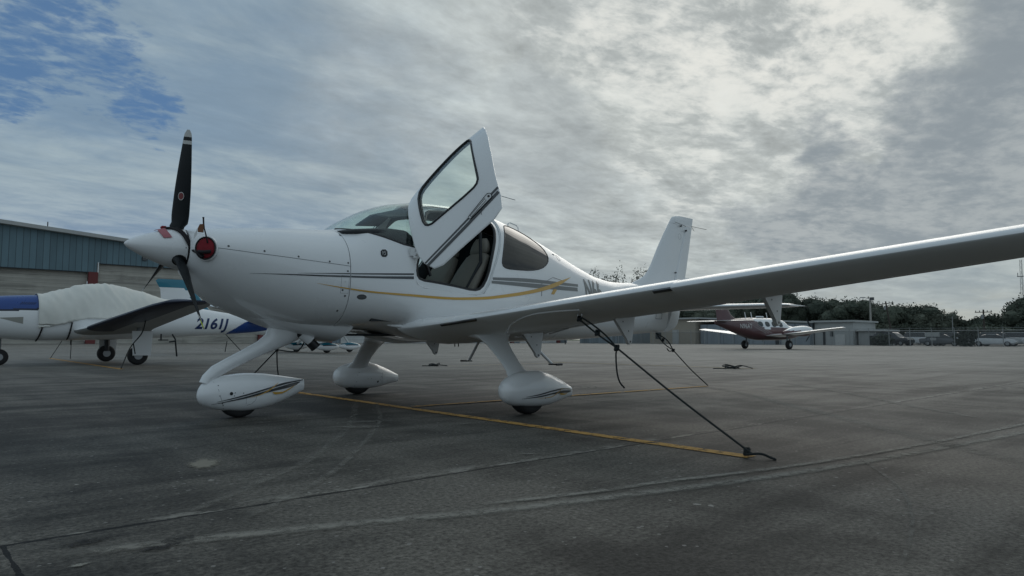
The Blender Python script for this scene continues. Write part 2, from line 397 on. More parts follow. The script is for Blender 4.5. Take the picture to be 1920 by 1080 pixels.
# ================================================================= main airplane
def pm(px_list): return px_list
plane = empty('parked_airplane', (2.5, 0, 0), 'nearest white low-wing airplane with its cabin door swung up, black and gold stripes', 'airplane')
ST=[(0.43,1.585,1.235,.185,1.42,2.0,2.0),
(0.47,1.59,1.19,.30,1.42,2.0,2.0),
(0.55,1.60,1.09,.40,1.41,2.1,2.0),
(0.70,1.62,.975,.475,1.39,2.2,2.0),
(0.90,1.645,.885,.535,1.36,2.3,2.1),
(1.15,1.67,.815,.575,1.32,2.4,2.2),
(1.45,1.69,.77,.60,1.28,2.4,2.4),
(1.70,1.715,.765,.615,1.25,2.4,2.6),
(1.90,1.84,.77,.625,1.22,2.3,2.8),
(2.15,1.975,.76,.635,1.20,2.2,3.0),
(2.45,2.07,.71,.64,1.18,2.2,3.0),
(2.80,2.12,.66,.64,1.17,2.2,3.0),
(3.20,2.13,.655,.635,1.17,2.2,3.0),
(3.60,2.095,.65,.61,1.17,2.2,2.8),
(4.00,2.005,.65,.56,1.17,2.2,2.6),
(4.40,1.885,.655,.50,1.165,2.2,2.4),
(4.80,1.745,.665,.435,1.16,2.2,2.3),
(5.20,1.61,.68,.365,1.15,2.2,2.2),
(5.60,1.505,.70,.305,1.13,2.2,2.2),
(6.00,1.465,.725,.255,1.12,2.1,2.2),
(6.50,1.475,.76,.20,1.11,2.1,2.1),
(7.00,1.38,.79,.14,1.10,2.0,2.0),
(7.35,1.34,.81,.09,1.09,2.0,2.0)]

FL = Loft(ST)
def xr(a, b, st): n = max(2, int(round((b-a)/st))); return [a+(b-a)*i/n for i in range(n+1)]
REARW = [(3.70, 1.925), (3.585, 1.74), (3.50, 1.56), (3.475, 1.47), (3.53, 1.437), (3.70, 1.437), (3.95, 1.447), (4.16, 1.485), (4.31, 1.56), (4.372, 1.65), (4.345, 1.75), (4.24, 1.84), (4.08, 1.915), (3.90, 1.958), (3.76, 1.963)]
OPEN = [(2.385, 1.42), (2.37, 1.30), (2.41, 1.245), (2.60, 1.232), (2.86, 1.205), (3.07, 1.175), (3.18, 1.20), (3.27, 1.33), (3.37, 1.57), (3.495, 1.80), (3.56, 1.95), (3.50, 2.01), (3.2, 2.035), (2.75, 2.02), (2.62, 1.95), (2.50, 1.68)]
DOOR = [(2.33, 1.40), (2.325, 1.30), (2.36, 1.20), (2.44, 1.165), (2.66, 1.155), (3.08, 1.125), (3.20, 1.15), (3.27, 1.24), (3.36, 1.42), (3.48, 1.63), (3.58, 1.83), (3.62, 1.95), (3.635, 2.035), (3.55, 2.05), (3.2, 2.065), (2.80, 2.06), (2.62, 2.03), (2.55, 1.95), (2.45, 1.72), (2.36, 1.50)]
DWIN = [(2.60, 1.545), (2.70, 1.532), (3.12, 1.487), (3.22, 1.505), (3.27, 1.59), (3.40, 1.86), (3.455, 1.985), (3.41, 2.025), (3.10, 2.03), (2.80, 2.005), (2.70, 1.95), (2.61, 1.74), (2.56, 1.60)]
WSH = [(1.40, 1.78), (1.672, 1.718), (1.76, 1.703), (1.87, 1.677), (2.05, 1.632), (2.24, 1.577), (2.36, 1.560), (2.41, 1.60), (2.49, 1.76), (2.59, 1.96), (2.63, 2.05), (2.64, 2.3), (1.40, 2.3)]
sREAR, sOPEN, sDW = smooth_poly(REARW, 1), smooth_poly(OPEN, 1), smooth_poly(DWIN, 1)
def dens(P, st=.05):
    Q = []
    for i in range(len(P)):
        a, b = P[i], P[(i+1) % len(P)]; k = max(1, int(math.hypot(b[0]-a[0], b[1]-a[1])/st))
        Q += [(a[0]+(b[0]-a[0])*j/k, a[1]+(b[1]-a[1])*j/k) for j in range(k)]
    return Q
# fuselage skin with its real openings
body = shell(FL, xr(1.672, 7.16, .03), 0, .022, 144)
me = boolean(body, [('DIFFERENCE', *prism(WSH, -1, 1)), ('DIFFERENCE', *prism(DOOR, -1, -.05)), ('DIFFERENCE', *prism(sDW, .05, 1)),
                    ('DIFFERENCE', *prism(sREAR, -1, -.05)), ('DIFFERENCE', *prism(sREAR, .05, 1))])
surf_normals(me, FL)
fus = link('fuselage', me, WHITE, plane)
# door frame recess
me = boolean(shell(FL, xr(2.2, 3.8, .02), .020, .045, 144), [('INTERSECT', *prism([(x+(x-2.95)*.03, z+(z-1.6)*.03) for x, z in DOOR], -1, -.02)), ('DIFFERENCE', *prism(sOPEN, -1, -.01))])
surf_normals(me, FL)
dfr = link('door_frame', me, WHITE, plane)
def loop_on(L, poly, rad, name, m, parent, side=-1, off=0., n=6):
    P = dens(poly, .04); v = [L.P(x, z, side, off) for x, z in P]; v.append(v[0]); v.append(v[1])
    b = MB(); b.tube(v, rad, n, cap=False); return b.build(name, m, parent, smooth=True)
loop_on(FL, sOPEN, .016, 'door_seal', BLACK, dfr, off=-.030)
loop_on(FL, [(x+(x-2.95)*-.012, z+(z-1.6)*-.012) for x, z in smooth_poly(DOOR, 1)], .006, 'door_rebate', WHITE, dfr, off=-.012)
# glazing
def glazing(name, poly, side, m, parent, xa, xb, o1=.006, o2=.011, seal=True, col_=BLACK):
    y = (-1, -.05) if side < 0 else ((.05, 1) if side > 0 else (-1, 1))
    g = boolean(shell(FL, xr(xa, xb, .04), o1, o2), [('INTERSECT', *prism(poly, *y))]); surf_normals(g, FL)
    o = link(name, g, m, parent)
    if seal: loop_on(FL, poly, .007, 'window_seal', col_, o, side=side, off=.0005)
    return o
ws = glazing('windshield', WSH, 0, GLASS, plane, 1.674, 2.75, .002, .008, seal=False)
for s_ in (-1, 1):
    line_on(FL, [(1.73, 1.712), (1.76, 1.703), (1.87, 1.677), (2.05, 1.632), (2.24, 1.577), (2.36, 1.560), (2.41, 1.60), (2.49, 1.76), (2.59, 1.96)], .008, 'window_seal', BLACK, ws, side=s_)
for s_ in (-1, 1): glazing('rear_window', sREAR, s_, GLASSD, plane, 3.4, 4.5, -.001, .006)
glazing('side_window', sDW, 1, GLASS, plane, 2.45, 3.6)
line_on(FL, DOOR+[DOOR[0]], .004, 'door_outline', SEAML, fus, side=1)
# opened door: rigid motion of the closed one about its front hinge
Rd = np.array([[0.4315, -0.8274, -0.3594], [0.5718, 0.559, -0.6005], [0.6977, 0.0536, 0.7143]])
Fm = np.diag([1., -1., 1.]); Rw = Fm @ Rd @ Fm; Hw = np.array([2.42, -.60, 1.52]); tw = np.array([-.0637, -.0572, .0969])
# orthonormalise
U_, S_, V_ = np.linalg.svd(Rw); Rw = U_ @ V_
M4 = Matrix(Rw.tolist()).to_4x4(); M4.translation = Vector((Hw+tw-Rw @ Hw).tolist())
me = boolean(shell(FL, xr(2.2, 3.8, .016), 0, .02, 192), [('INTERSECT', *prism(DOOR, -1, -.05)), ('DIFFERENCE', *prism(sDW, -1, -.01))])
surf_normals(me, FL)
door = link('cabin_door', me, WHITE, plane); door.matrix_basis = M4; tag(door, 'open cabin door swung up beside the windshield')
me = boolean(shell(FL, xr(2.2, 3.8, .05), .021, .05), [('INTERSECT', *prism([(x+(x-2.95)*-.04, z+(z-1.6)*-.05) for x, z in DOOR], -1, -.02)), ('DIFFERENCE', *prism(sDW, -1, -.01))])
link('door_lining', me, INT_H, door)
g = glazing('door_window', sDW, -1, GLASS, door, 2.45, 3.6, .005, .010, seal=False)
loop_on(FL, sDW, .011, 'window_seal', BLACK, door, off=.001)
loop_on(FL, [(x+(x-3.0)*-.012, z+(z-1.75)*-.03) for x, z in sDW], .017, 'window_frame', BLACK, door, off=-.022)
loop_on(FL, DOOR, .010, 'door_edge', WHITE, door, off=-.010)
ribbon(FL, [(2.325, 1.302, 1.286), (2.8, 1.308, 1.290), (3.31, 1.325, 1.303)], 'accent_stripe', DARKST, door)
ribbon(FL, [(2.326, 1.273, 1.246), (2.8, 1.278, 1.248), (3.285, 1.293, 1.262)], 'accent_stripe', DARKST, door)
cap = [(3.19+.030*cos(a), 1.312+.030*sin(a)) for a in np.linspace(-pi*.6, pi*.6, 8)]+[(2.93+.016*cos(a), 1.296+.016*sin(a)) for a in np.linspace(pi*.5, pi*1.5, 7)]
patch(FL, cap, 'door_handle', WHITE2, door, off=.010)
loop_on(FL, cap, .0035, 'handle_rim', BLACK, door, off=.010)
loop_on(FL, [(2.94, 1.288), (2.94, 1.304), (3.15, 1.322), (3.15, 1.300)], .0022, 'handle_groove', BLACK, door, off=.012)
patch(FL, circle(3.19, 1.312, .012), 'door_lock', BLACK, door, off=.0125, rings=1)
b = MB(); b.tube([FL.P(3.02, 1.235, -1, .003), FL.P(3.06, 1.275, -1, .004)], .002, 4); b.build('small_marking', BLACK, door)
b = MB(); p0 = FL.P(3.27, 1.24, -1, -.01); b.tube([p0, p0+Vector((.07, .01, -.13))], .0035, 5); b.build('latch_pin', STEEL, door)
# door hinge and strut
b = MB(); b.box(tuple(FL.P(2.345, 1.50, -1, .02)), (.12, .03, .075)); hp = M4 @ FL.P(2.40, 1.45, -1, -.02)
b.tube([FL.P(2.33, 1.47, -1, .02), hp], .014, 8); b.tube([FL.P(2.31, 1.45, -1, .03), FL.P(2.37, 1.45, -1, .03)], .012, 8)
b.build('door_hinge', WHITE2, plane, smooth=True)
# ---- cowling
Xc = xr(.44, 1.664, .035)
me = rmesh(*shell(FL, Xc, 0, .02)); surf_normals(me, FL); cowl = link('engine_cowling', me, WHITE, plane)
NF = Loft([(.425, 1.59, 1.24, .175, 1.418, 2, 2), (.445, 1.593, 1.232, .21, 1.418, 2, 2)])
# front face of the cowling (closes it behind the spinner)
R1 = FL.ring(.4405, 96); R2 = [(.452, y*.55, 1.418+(z-1.418)*.6) for x, y, z in R1]
v, f_ = loftmesh([R1, R2], caps=False); n_ = len(v); v.append((.46, 0, 1.418)); f_ += [(96+k, 96+(k+1) % 96, n_) for k in range(96)]
mk('cowl_front', v, f_, WHITE, plane)
line_on(FL, [(.56, 1.409), (.85, 1.379), (1.20, 1.355), (1.664, 1.325)], .0022, 'cowl_seam', SEAML, cowl, off=.0)
line_on(FL, [(.46, 1.40), (.50, 1.40)], .0022, 'cowl_seam', SEAML, cowl, off=.0)
line_on(FL, [(.56, 1.409), (.85, 1.379), (1.20, 1.355), (1.664, 1.325)], .0022, 'cowl_seam', SEAML, cowl, side=1, off=.0)
for (x, z) in [(.652, 1.425), (.915, 1.400), (1.193, 1.374), (1.47, 1.352), (1.645, 1.352), (1.64, 1.278), (1.60, 1.11), (1.63, 1.06), (1.60, .93), (1.66, 1.62)]:
    patch(FL, circle(x, z, .0085, n=10), 'cowl_fastener', SCREW, cowl, rings=1, off=.002)
loop_on(FL, [(1.583, 1.083), (1.583, 1.238), (1.655, 1.238), (1.655, 1.083)], .0012, 'access_panel', SEAML, cowl)
patch(FL, circle(1.62, 1.185, .008, n=8), 'cowl_fastener', WHITE2, cowl, rings=1)
for s_ in (-1, 1):
    ribbon(FL, [(.818, 1.2145, 1.2135), (1.387, 1.230, 1.218), (1.664, 1.240, 1.224)], 'accent_stripe', DARKST, cowl, side=s_)
    ribbon(FL, [(1.193, 1.2345, 1.2335), (1.45, 1.250, 1.244), (1.664, 1.262, 1.252)], 'accent_stripe', DARKST, cowl, side=s_)
    ribbon(FL, [(1.672, 1.240, 1.224), (1.886, 1.248, 1.230), (2.322, 1.273, 1.246)], 'accent_stripe', DARKST, fus, side=s_)
    ribbon(FL, [(1.672, 1.262, 1.252), (2.322, 1.302, 1.285)], 'accent_stripe', DARKST, fus, side=s_)
    ribbon(FL, [(1.36, 1.1585, 1.1575), (1.5, 1.144, 1.138), (1.664, 1.129, 1.118)], 'gold_stripe', GOLD, cowl, side=s_)
    ribbon(FL, [(1.672, 1.128, 1.117), (1.9, 1.112, 1.097), (2.23, 1.104, 1.084), (2.73, 1.094, 1.070), (3.13, 1.112, 1.084), (3.606, 1.172, 1.138), (4.06, 1.252, 1.212), (4.44, 1.352, 1.305), (4.743, 1.43, 1.428)], 'gold_stripe', GOLD, fus, side=s_, off=.005)
    ribbon(FL, [(3.318, 1.327, 1.300), (3.98, 1.352, 1.312), (4.88, 1.352, 1.322)], 'accent_stripe', DARKST if s_ > 0 else GREYST, fus, side=s_)
    ribbon(FL, [(3.300, 1.290, 1.262), (3.98, 1.302, 1.255), (4.86, 1.309, 1.264)], 'accent_stripe', GREYST, fus, side=s_)
patch(FL, [(4.30, 1.20), (4.36, 1.20), (4.42, 1.262), (4.35, 1.262)], 'gold_stripe', GOLD, fus, off=.004, rings=2)
line_on(FL, [(4.10, 1.30), (4.36, 1.40), (4.58, 1.37)], .0025, 'pinstripe', GREYST, fus, off=.003)
line_on(FL, [(4.12, 1.17), (4.12, 1.245)], .003, 'pinstripe', GREYST, fus, off=.003)
patch(FL, circle(1.79, 1.056, .042, .018, 20), 'drain_port', mat('port_grey', (.10, .11, .115), .4), fus, off=.003)
loop_on(FL, circle(1.79, 1.056, .044, .020, 20), .003, 'port_rim', BLACK, fus)
patch(FL, smooth_poly([(1.978, 1.433), (2.048, 1.437), (2.054, 1.510), (1.984, 1.503)], 1), 'black_badge', BLACK, fus, off=.003)
line_on(FL, [(2.000, 1.455), (2.002, 1.490), (2.012, 1.470), (2.026, 1.492), (2.03, 1.46), (2.012, 1.452)], .002, 'badge_mark', WHITE2, fus, off=.005, seg=.01)
text_on(FL, 'N66', 5.03, 1.165, .37, 'registration_marking', GREYST, fus, wscale=.62, bold=.012)
loop_on(FL, circle(4.62, 1.66, .03, .04, 12), .002, 'static_port_ring', GREYST, fus)
b = MB(); b.tube([FL.P(4.52, 1.70, -1, .003), FL.P(4.56, 1.69, -1, .003)], .004, 5); b.build('small_marking', GREYST, fus)
# antennas and small fittings
b = MB(); b.tube([(4.05, -.03, 1.97), (4.07, -.03, 2.055), (4.10, -.03, 2.065), (4.20, -.03, 2.045), (4.23, -.03, 2.02), (4.25, -.03, 1.90)], .007, 6); b.build('roof_antenna', WHITE2, plane, smooth=True)
v = []; f_ = []
rings = [];
for i in range(9):
    t = i/8; x = 2.16+.22*t; h = .012+.03*sin(pi*min(t*1.1, 1)*.5)
    c = FL.P(x, .815-.02*t, -1, 0); rings.append([(c.x, c.y-.05*t*max(0, cos(a)), c.z+h*.6*sin(a)) for a in [2*pi*k/12 for k in range(12)]])
v, f_ = loftmesh(rings); mk('vent_scoop', v, f_, WHITE, plane, ang=50)
# ---- spinner and propeller
SP = [(0, .004), (.015, .022), (.05, .045), (.1, .071), (.16, .098), (.22, .121), (.28, .142), (.34, .159), (.39, .169), (.43, .174)]
def sr(x): return pch([a for a, b_ in SP], [b_ for a, b_ in SP], x)
HZ = 1.420
rings = [[(x, -sr(x)*cos(a), HZ+.012*(1-x/.43)+sr(x)*sin(a)) for a in [2*pi*k/64 for k in range(64)]] for x in xr(0, .43, .012)]
v, f_ = loftmesh(rings); spn = mk('spinner', v, f_, WHITE, plane, ang=50)
b = MB(); b.tube([(.428, 0, HZ), (.442, 0, HZ)], .168, 48); b.build('spinner_backplate', BLACK, plane)
def on_sp(x, a, off=0):      # a = angle from up towards the left wing
    q = sr(x)+off; return Vector((x, -q*sin(a), HZ+.012*(1-x/.43)+q*cos(a)))
for a in np.linspace(.25, 2*pi+.25, 15)[:-1]:
    c = on_sp(.415, a, .001); e1 = Vector((1, 0, 0)); e2 = Vector((0, -cos(a), -sin(a)))
    mk('spinner_screw', [c]+[c+e1*.005*cos(q)+e2*.005*sin(q) for q in [2*pi*k/8 for k in range(8)]], [(0, 1+k, 1+(k+1) % 8) for k in range(8)], SCREW, spn, smooth=False)
XP, PHI, RP = .378, .20, .985
for kb in range(3):
    a = PHI+kb*2*pi/3; up = Vector((0, -sin(a), cos(a))); tn = Vector((0, -cos(a), -sin(a))); ax = Vector((1, 0, 0))
    rings = []; K_ = 30
    for i in range(K_+1):
        t = i/K_; R_ = .10+(RP-.10)*t
        ch = pch([.10, .16, .22, .30, .45, .65, .82, .93, .965, .985], [.085, .105, .130, .142, .140, .124, .100, .078, .060, .025], R_)
        th = pch([.10, .16, .22, .35, .6, .985], [.075, .07, .045, .026, .014, .005], R_)
        tw_ = radians(pch([.10, .25, .4, .6, .8, .985], [60, 55, 48, 41, 35, 31], R_))
        cdir = tn*cos(tw_)*(1)+ax*sin(tw_); ndir = cdir.cross(up)
        c = Vector((XP, 0, HZ))+up*R_+cdir*(.018 if R_ > .2 else 0)
        ring = []
        for k in range(16):
            q = 2*pi*k/16; ring.append(c+cdir*(ch/2*cos(q))+ndir*(th/2*sin(q)))
        rings.append(ring)
    v, f_ = loftmesh(rings); o = mk('propeller_blade', v, f_, [BLADE, BTIP, LIME], plane, ang=60)
    for p in o.data.polygons:
        R_ = (p.center-Vector((XP, 0, HZ))).dot(up)
        fr = R_/RP
        p.material_index = 1 if (fr > .955 or .875 < fr < .915) else 0
        if kb == 1 and fr > .93: p.material_index = 2
    # dark opening in the spinner around the blade root
    pts = [(XP+.055*cos(q)+.002, a+(.055*sin(q))/.165) for q in [2*pi*k/20 for k in range(20)]]
    vv = [on_sp(min(XP+.002, .428), a, .0025)]+[on_sp(min(x, .429), aa, .0025) for x, aa in pts]
    mk('blade_opening', vv, [(0, 1+k, 1+(k+1) % 20) for k in range(20)], BLACK, spn)
    if kb == 0:
        # oval maker's decal reduced to a plain ring and disc
        tw_ = radians(39); cdir = tn*cos(tw_)+ax*sin(tw_); ndir = cdir.cross(up); ndir = -ndir if ndir.x > 0 else ndir
        c = Vector((XP, 0, HZ))+up*.44+cdir*.018+ndir*.0125
        for rad, m_, dd in ((.034, BTIP, 0), (.028, mat('decal_red', (.22, .05, .05), .5), .0012)):
            mk('blade_decal', [c+ndir*dd]+[c+ndir*dd+cdir*rad*.8*cos(q)+up*rad*sin(q) for q in [2*pi*k/16 for k in range(16)]], [(0, 1+k, 1+(k+1) % 16) for k in range(16)], m_, o, smooth=False)
def interp_(pts, n=8):
    P = [Vector(p) for p in pts]; P = [P[0]*2-P[1]]+P+[P[-1]*2-P[-2]]; o = []
    for i in range(1, len(P)-2):
        a, b_, c, d_ = P[i-1:i+3]
        for k in range(n): t = k/n; o.append(.5*((2*b_)+(c-a)*t+(2*a-5*b_+4*c-d_)*t*t+(3*b_-a-3*c+d_)*t**3))
    return o+[P[-2]]
# ---- flying surfaces
def foil(c0, c1, t, camb, n=14, nose=False):
    def yt(c): return 5*t*(.2969*math.sqrt(max(c, 0))-.126*c-.3516*c*c+.2843*c**3-.1036*c**4)
    def yc(c): p = .4; return camb/p**2*(2*p*c-c*c) if c < p else camb/(1-p)**2*((1-2*p)+2*p*c-c*c)
    cs = [c0+(c1-c0)*(1-cos(pi*i/n))/2 for i in range(n+1)]
    up_ = [(c, yc(c)+yt(c)) for c in cs[::-1]]; lo = [(c, yc(c)-yt(c)) for c in cs]
    if c0 <= 0: lo = lo[1:]
    elif nose: a, b_ = up_[-1], lo[0]; up_[-1] = (a[0], a[1]*.75+b_[1]*.25); lo[0] = (a[0], a[1]*.25+b_[1]*.75)
    return up_+lo
def wfoil(c0, c1, t, n=20, nose=False):
    up = lambda c: 5*t*(.2969*math.sqrt(max(c, 0))-.126*c-.3516*c*c+.2843*c**3-.1036*c**4)*1.22*(1-.15*c)
    lo_ = lambda c: -.066*(1-(1-min(c/.34, 1))**2)**.72*(1-max(0, c-.3)/.7)**.9 if c > 0 else 0
    cs = [c0+(c1-c0)*(1-cos(pi*i/n))/2 for i in range(n+1)]
    if c0 <= 0: cs = sorted(set([0, .0015, .004, .009, .018, .03]+[c for c in cs if c > .035]))
    a = [(c, up(c)) for c in cs[::-1]]; b_ = [(c, lo_(c)) for c in cs]
    if c0 <= 0: b_ = b_[1:]
    elif nose: p, q = a[-1], b_[0]; a[-1] = (p[0], p[1]*.75+q[1]*.25); b_[0] = (q[0], p[1]*.25+q[1]*.75)
    return a+b_
def surf(name, secs, c0, c1, m, parent, side, nose=False, n=14, ang=40, vertical=False):
    """secs: (span, LEx, zLE, chord, t, camber, twist)"""
    rings = []
    for Y, lx, z, ch, t, cm, tw_ in secs:
        q = wfoil(c0, c1, t, n, nose) if cm == .032 else foil(c0, c1, t, cm, n, nose)
        if vertical: rings.append([(lx+ch*c, ch*h, z) for c, h in q])
        else: rings.append([(lx+ch*c, side*Y, z+ch*h-ch*c*tw_) for c, h in q])
    v, f_ = loftmesh(rings); return mk(name, v, f_, m, parent, ang=ang)
def wsec(Y):
    lx = pch([.45, .55, .68, .85, 1.1, 5.3, 5.55, 5.72], [2.27, 2.34, 2.395, 2.42, 2.433, 2.565, 2.60, 2.75], Y)
    tx = pch([.45, .6, .85, 1.2, 5.3, 5.72], [4.22, 4.05, 3.93, 3.90, 3.735, 3.70], Y)
    z = .745+.0855*Y; ch = tx-lx; zte = pch([.45, 1.12, 1.85, 2.9, 3.66, 5.04, 5.72], [.70, .790, .876, .968, 1.055, 1.196, 1.27], Y)
    t = pch([.45, .6, .85, 1.2, 5.3, 5.55, 5.72], [.14, .13, .115, .105, .095, .09, .04], Y)
    return (Y, lx, z, ch, t, .032, (z-zte)/ch)
def wlow(Y, X):
    _, lx, z, ch, t, _, tw_ = wsec(Y); c = min(max((X-lx)/ch, .02), 1); return z-ch*c*tw_-ch*.066*(1-(1-min(c/.34, 1))**2)**.72*(1-max(0, c-.3)/.7)**.9
for s_ in (-1, 1):
    Ys = [.45, .5, .55, .62, .70, .85, 1.0, 1.2, 1.6, 2.0, 2.6, 3.2, 3.42]
    wing = surf('wing', [wsec(Y) for Y in Ys], 0, .745, WHITE, plane, s_, n=20)
    def cuff(Y): a = list(wsec(Y)); k = .035*min(1, (5.75-Y)/.3); a[1] -= k; a[3] += k; a[2] -= .012; return tuple(a)
    Yo = [3.423, 3.8, 4.3, 4.8, 5.12, 5.3, 5.45, 5.55, 5.65, 5.72]
    surf('drooped_wing_panel', [cuff(Y) for Y in Yo], 0, .745, WHITE, wing, s_, n=20)
    surf('flap', [wsec(Y) for Y in (.66, .85, 1.2, 2, 3, 3.60)], .76, 1, WHITE2, wing, s_, nose=True, n=8)
    surf('aileron', [wsec(Y) for Y in (3.63, 4.2, 4.8, 5.10)], .765, 1, WHITE2, wing, s_, nose=True, n=8)
    surf('wingtip_edge', [wsec(Y) for Y in (5.13, 5.3, 5.45, 5.55, 5.65, 5.72)], .745, 1, WHITE, wing, s_, n=8)
    surf('wing_root_fillet', [wsec(Y) for Y in (.40, .5, .58, .64)], .744, 1, WHITE, wing, s_, n=8)
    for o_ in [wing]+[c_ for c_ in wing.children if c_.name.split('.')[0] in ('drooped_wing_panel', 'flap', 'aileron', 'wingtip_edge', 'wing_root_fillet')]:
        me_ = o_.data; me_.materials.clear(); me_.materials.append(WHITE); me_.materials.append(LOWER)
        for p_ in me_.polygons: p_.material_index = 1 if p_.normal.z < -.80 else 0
    # stall strips
    for (a_, b_) in ((.93, 1.42), (3.26, 3.41)):
        bb = MB()
        for Yk in (a_, b_):
            lx, z = wsec(Yk)[1], wsec(Yk)[2]; bb.v += [(lx-.009, s_*Yk, z-.012), (lx+.006, s_*Yk, z+.006), (lx+.010, s_*Yk, z-.028)]
        bb.f = [(0, 1, 4, 3), (1, 2, 5, 4), (2, 0, 3, 5), (0, 2, 1), (3, 4, 5)]; bb.mi = [0]*5; bb.build('stall_strip', DARKST, wing)
    # hinge fairings
    for Yh, dp in ((.90, .235), (2.10, .225), (3.53, .215)):
        zb = wlow(Yh, 3.65)
        pl = [(3.36, zb+.0), (3.49, zb-.012), (3.66, zb-dp+.03), (3.675, zb-dp), (3.70, zb-dp-.018), (3.725, zb-dp-.005), (3.735, zb-dp+.03), (3.775, zb+.005), (3.70, zb+.02), (3.36, zb+.012)]
        vv = [(x, s_*(Yh-.016), z) for x, z in pl]+[(x, s_*(Yh+.016), z) for x, z in pl]; n_ = len(pl)
        o = mk('flap_hinge_fairing' if Yh < 3 else 'aileron_hinge_fairing', vv, [tuple(range(n_)), tuple(range(n_, 2*n_))[::-1]]+[(i, (i+1) % n_, n_+(i+1) % n_, n_+i) for i in range(n_)], WHITE2, wing, smooth=False)
        for (x, z, q) in ((3.705, zb-dp+.008, .010), (3.68, zb-.12, .007), (3.60, zb-.035, .007)):
            for sg in (-1, 1):
                c = Vector((x, s_*(Yh+.0172*sg*s_), z)); mk('hinge_bolt', [c]+[c+Vector((q*cos(e), 0, q*sin(e))) for e in [2*pi*k/10 for k in range(10)]], [(0, 1+k, 1+(k+1) % 10) for k in range(10)], BLACK, wing, smooth=False)
    bb = MB(); c = Vector((2.66, s_*2.44, wlow(2.44, 2.66)-.012)); bb.tube([c+Vector((0, .022*cos(q), .022*sin(q))) for q in [2*pi*k/12 for k in range(14)]], .006, 6, cap=False); bb.build('tie_down_ring', STEEL, wing, smooth=True)
    bb = MB(); bb.tube(interp_([(X, s_*Y, wlow(Y, X)-.001) for X, Y in ((2.98, 1.22), (2.82, 1.42), (2.656, 1.64), (2.564, 1.865), (2.525, 2.06), (2.54, 2.31), (2.58, 2.51))]), .007, 6); bb.build('underwing_lip', WHITE, wing, smooth=True)
    bb = MB(); bb.tube([(3.35, s_*1.42, .735), (3.62, s_*1.42, .79)], .006, 6); bb.build('control_rod', STEEL, wing)
    # tailplane
    hs = [(0.05, 6.76, 1.135, .86, .10, 0, 0), (1.0, 6.90, 1.135, .73, .10, 0, 0), (1.75, 7.01, 1.13, .625, .10, 0, 0), (1.90, 7.06, 1.13, .57, .08, 0, 0), (1.96, 7.14, 1.13, .48, .04, 0, 0)]
    tp = surf('tailplane', hs, 0, .64, WHITE, plane, s_, n=12)
    surf('elevator', [(a+(.06 if i == 0 else 0), *q) for i, (a, *q) in enumerate(hs)], .655, 1, WHITE, tp, s_, nose=True, n=8)
    bb = MB(); bb.tube([(7.62, s_*1.9, 1.13), (7.80, s_*1.92, 1.12)], .003, 4); bb.build('static_wick', BLACK, tp)
    # steps
    bb = MB(); bb.tube([(4.02, s_*.40, .70), (4.10, s_*.725, .412)], .016, 10); bb.build('entry_step', WHITE2, plane, smooth=True)
    bb = MB(); bb.box((4.10, s_*.775, .408), (.09, .12, .014)); bb.tube([(4.055, s_*.835, .409), (4.145, s_*.835, .409)], .012, 8); bb.build('step_pad', mat('step_grip', (.06, .06, .06), .8) if s_ < 0 else bpy.data.materials['step_grip'], plane)
# fin and rudder
LEf = [(1.36, 6.05), (1.45, 6.35), (1.54, 6.60), (1.60, 6.74), (1.75, 6.88), (2.08, 7.095), (2.30, 7.25), (2.46, 7.373), (2.53, 7.43), (2.565, 7.50), (2.582, 7.60)]
TEf = [(.80, 7.30), (.85, 7.47), (.95, 7.575), (1.08, 7.62), (1.4, 7.71), (1.70, 7.80), (2.44, 7.985), (2.582, 8.02)]
le = lambda z: pch([a for a, b_ in LEf], [b_ for a, b_ in LEf], z)
te = lambda z: pch([a for a, b_ in TEf], [b_ for a, b_ in TEf], z)
hg = lambda z: 7.155+(z-.80)*.382
def tk(z, c): return pch([1.36, 1.6, 2.0, 2.5, 2.582], [.060, .065, .082, .085, .045], z)
def finring(z, x0, x1, tt=1.):
    L_ = le(z); T_ = te(z); ch = T_-L_; c0, c1 = max(0, (x0-L_)/ch), min(1, (x1-L_)/ch); q = foil(c0, c1, tk(z, 0)*tt, 0, 14, c0 > 0)
    return [(L_+ch*c, ch*h, z) for c, h in q]
v, f_ = loftmesh([finring(z, -9, hg(z)) for z in [1.36, 1.42, 1.48, 1.54, 1.6, 1.68, 1.8, 1.95, 2.1, 2.25, 2.38, 2.445]]); fin = mk('tail_fin', v, f_, WHITE, plane, ang=45)
v, f_ = loftmesh([finring(z, -9, 99) for z in [2.447, 2.48, 2.52, 2.55, 2.57, 2.582]]); mk('fin_cap', v, f_, WHITE, fin, ang=45)
R_ = []
for z in [.80, .82, .86, .92, 1.0, 1.1, 1.25, 1.45, 1.6, 1.8, 2.1, 2.44]:
    x0 = hg(z)+.012; x1 = te(z); th = pch([.80, .86, 1.0, 1.2, 1.4, 1.7, 2.44], [.03, .055, .075, .075, .055, .036, .028], z)
    cs = [i/10 for i in range(11)]; pr = lambda c: th*(1-c)**.8*(min(1, c*12+.3)) if c < 1 else .0015
    R_.append([(x0+(x1-x0)*c, pr(c), z) for c in cs[::-1]]+[(x0+(x1-x0)*c, -pr(c), z) for c in cs])
v, f_ = loftmesh(R_); rud = mk('rudder', v, f_, WHITE, fin, ang=45)
b = MB(); b.tube([(7.98, 0, 2.46), (8.33, -.05, 2.44)], .0035, 5); b.tube([(7.98, 0, 2.455), (8.10, .03, 2.40)], .003, 5); b.build('static_wick', BLACK, rud)
b = MB(); b.tube([(7.445, -.056, 2.462), (7.62, -.064, 2.44), (7.76, -.05, 2.425)], .003, 5); b.build('fin_cap_seam', BLACK, fin)
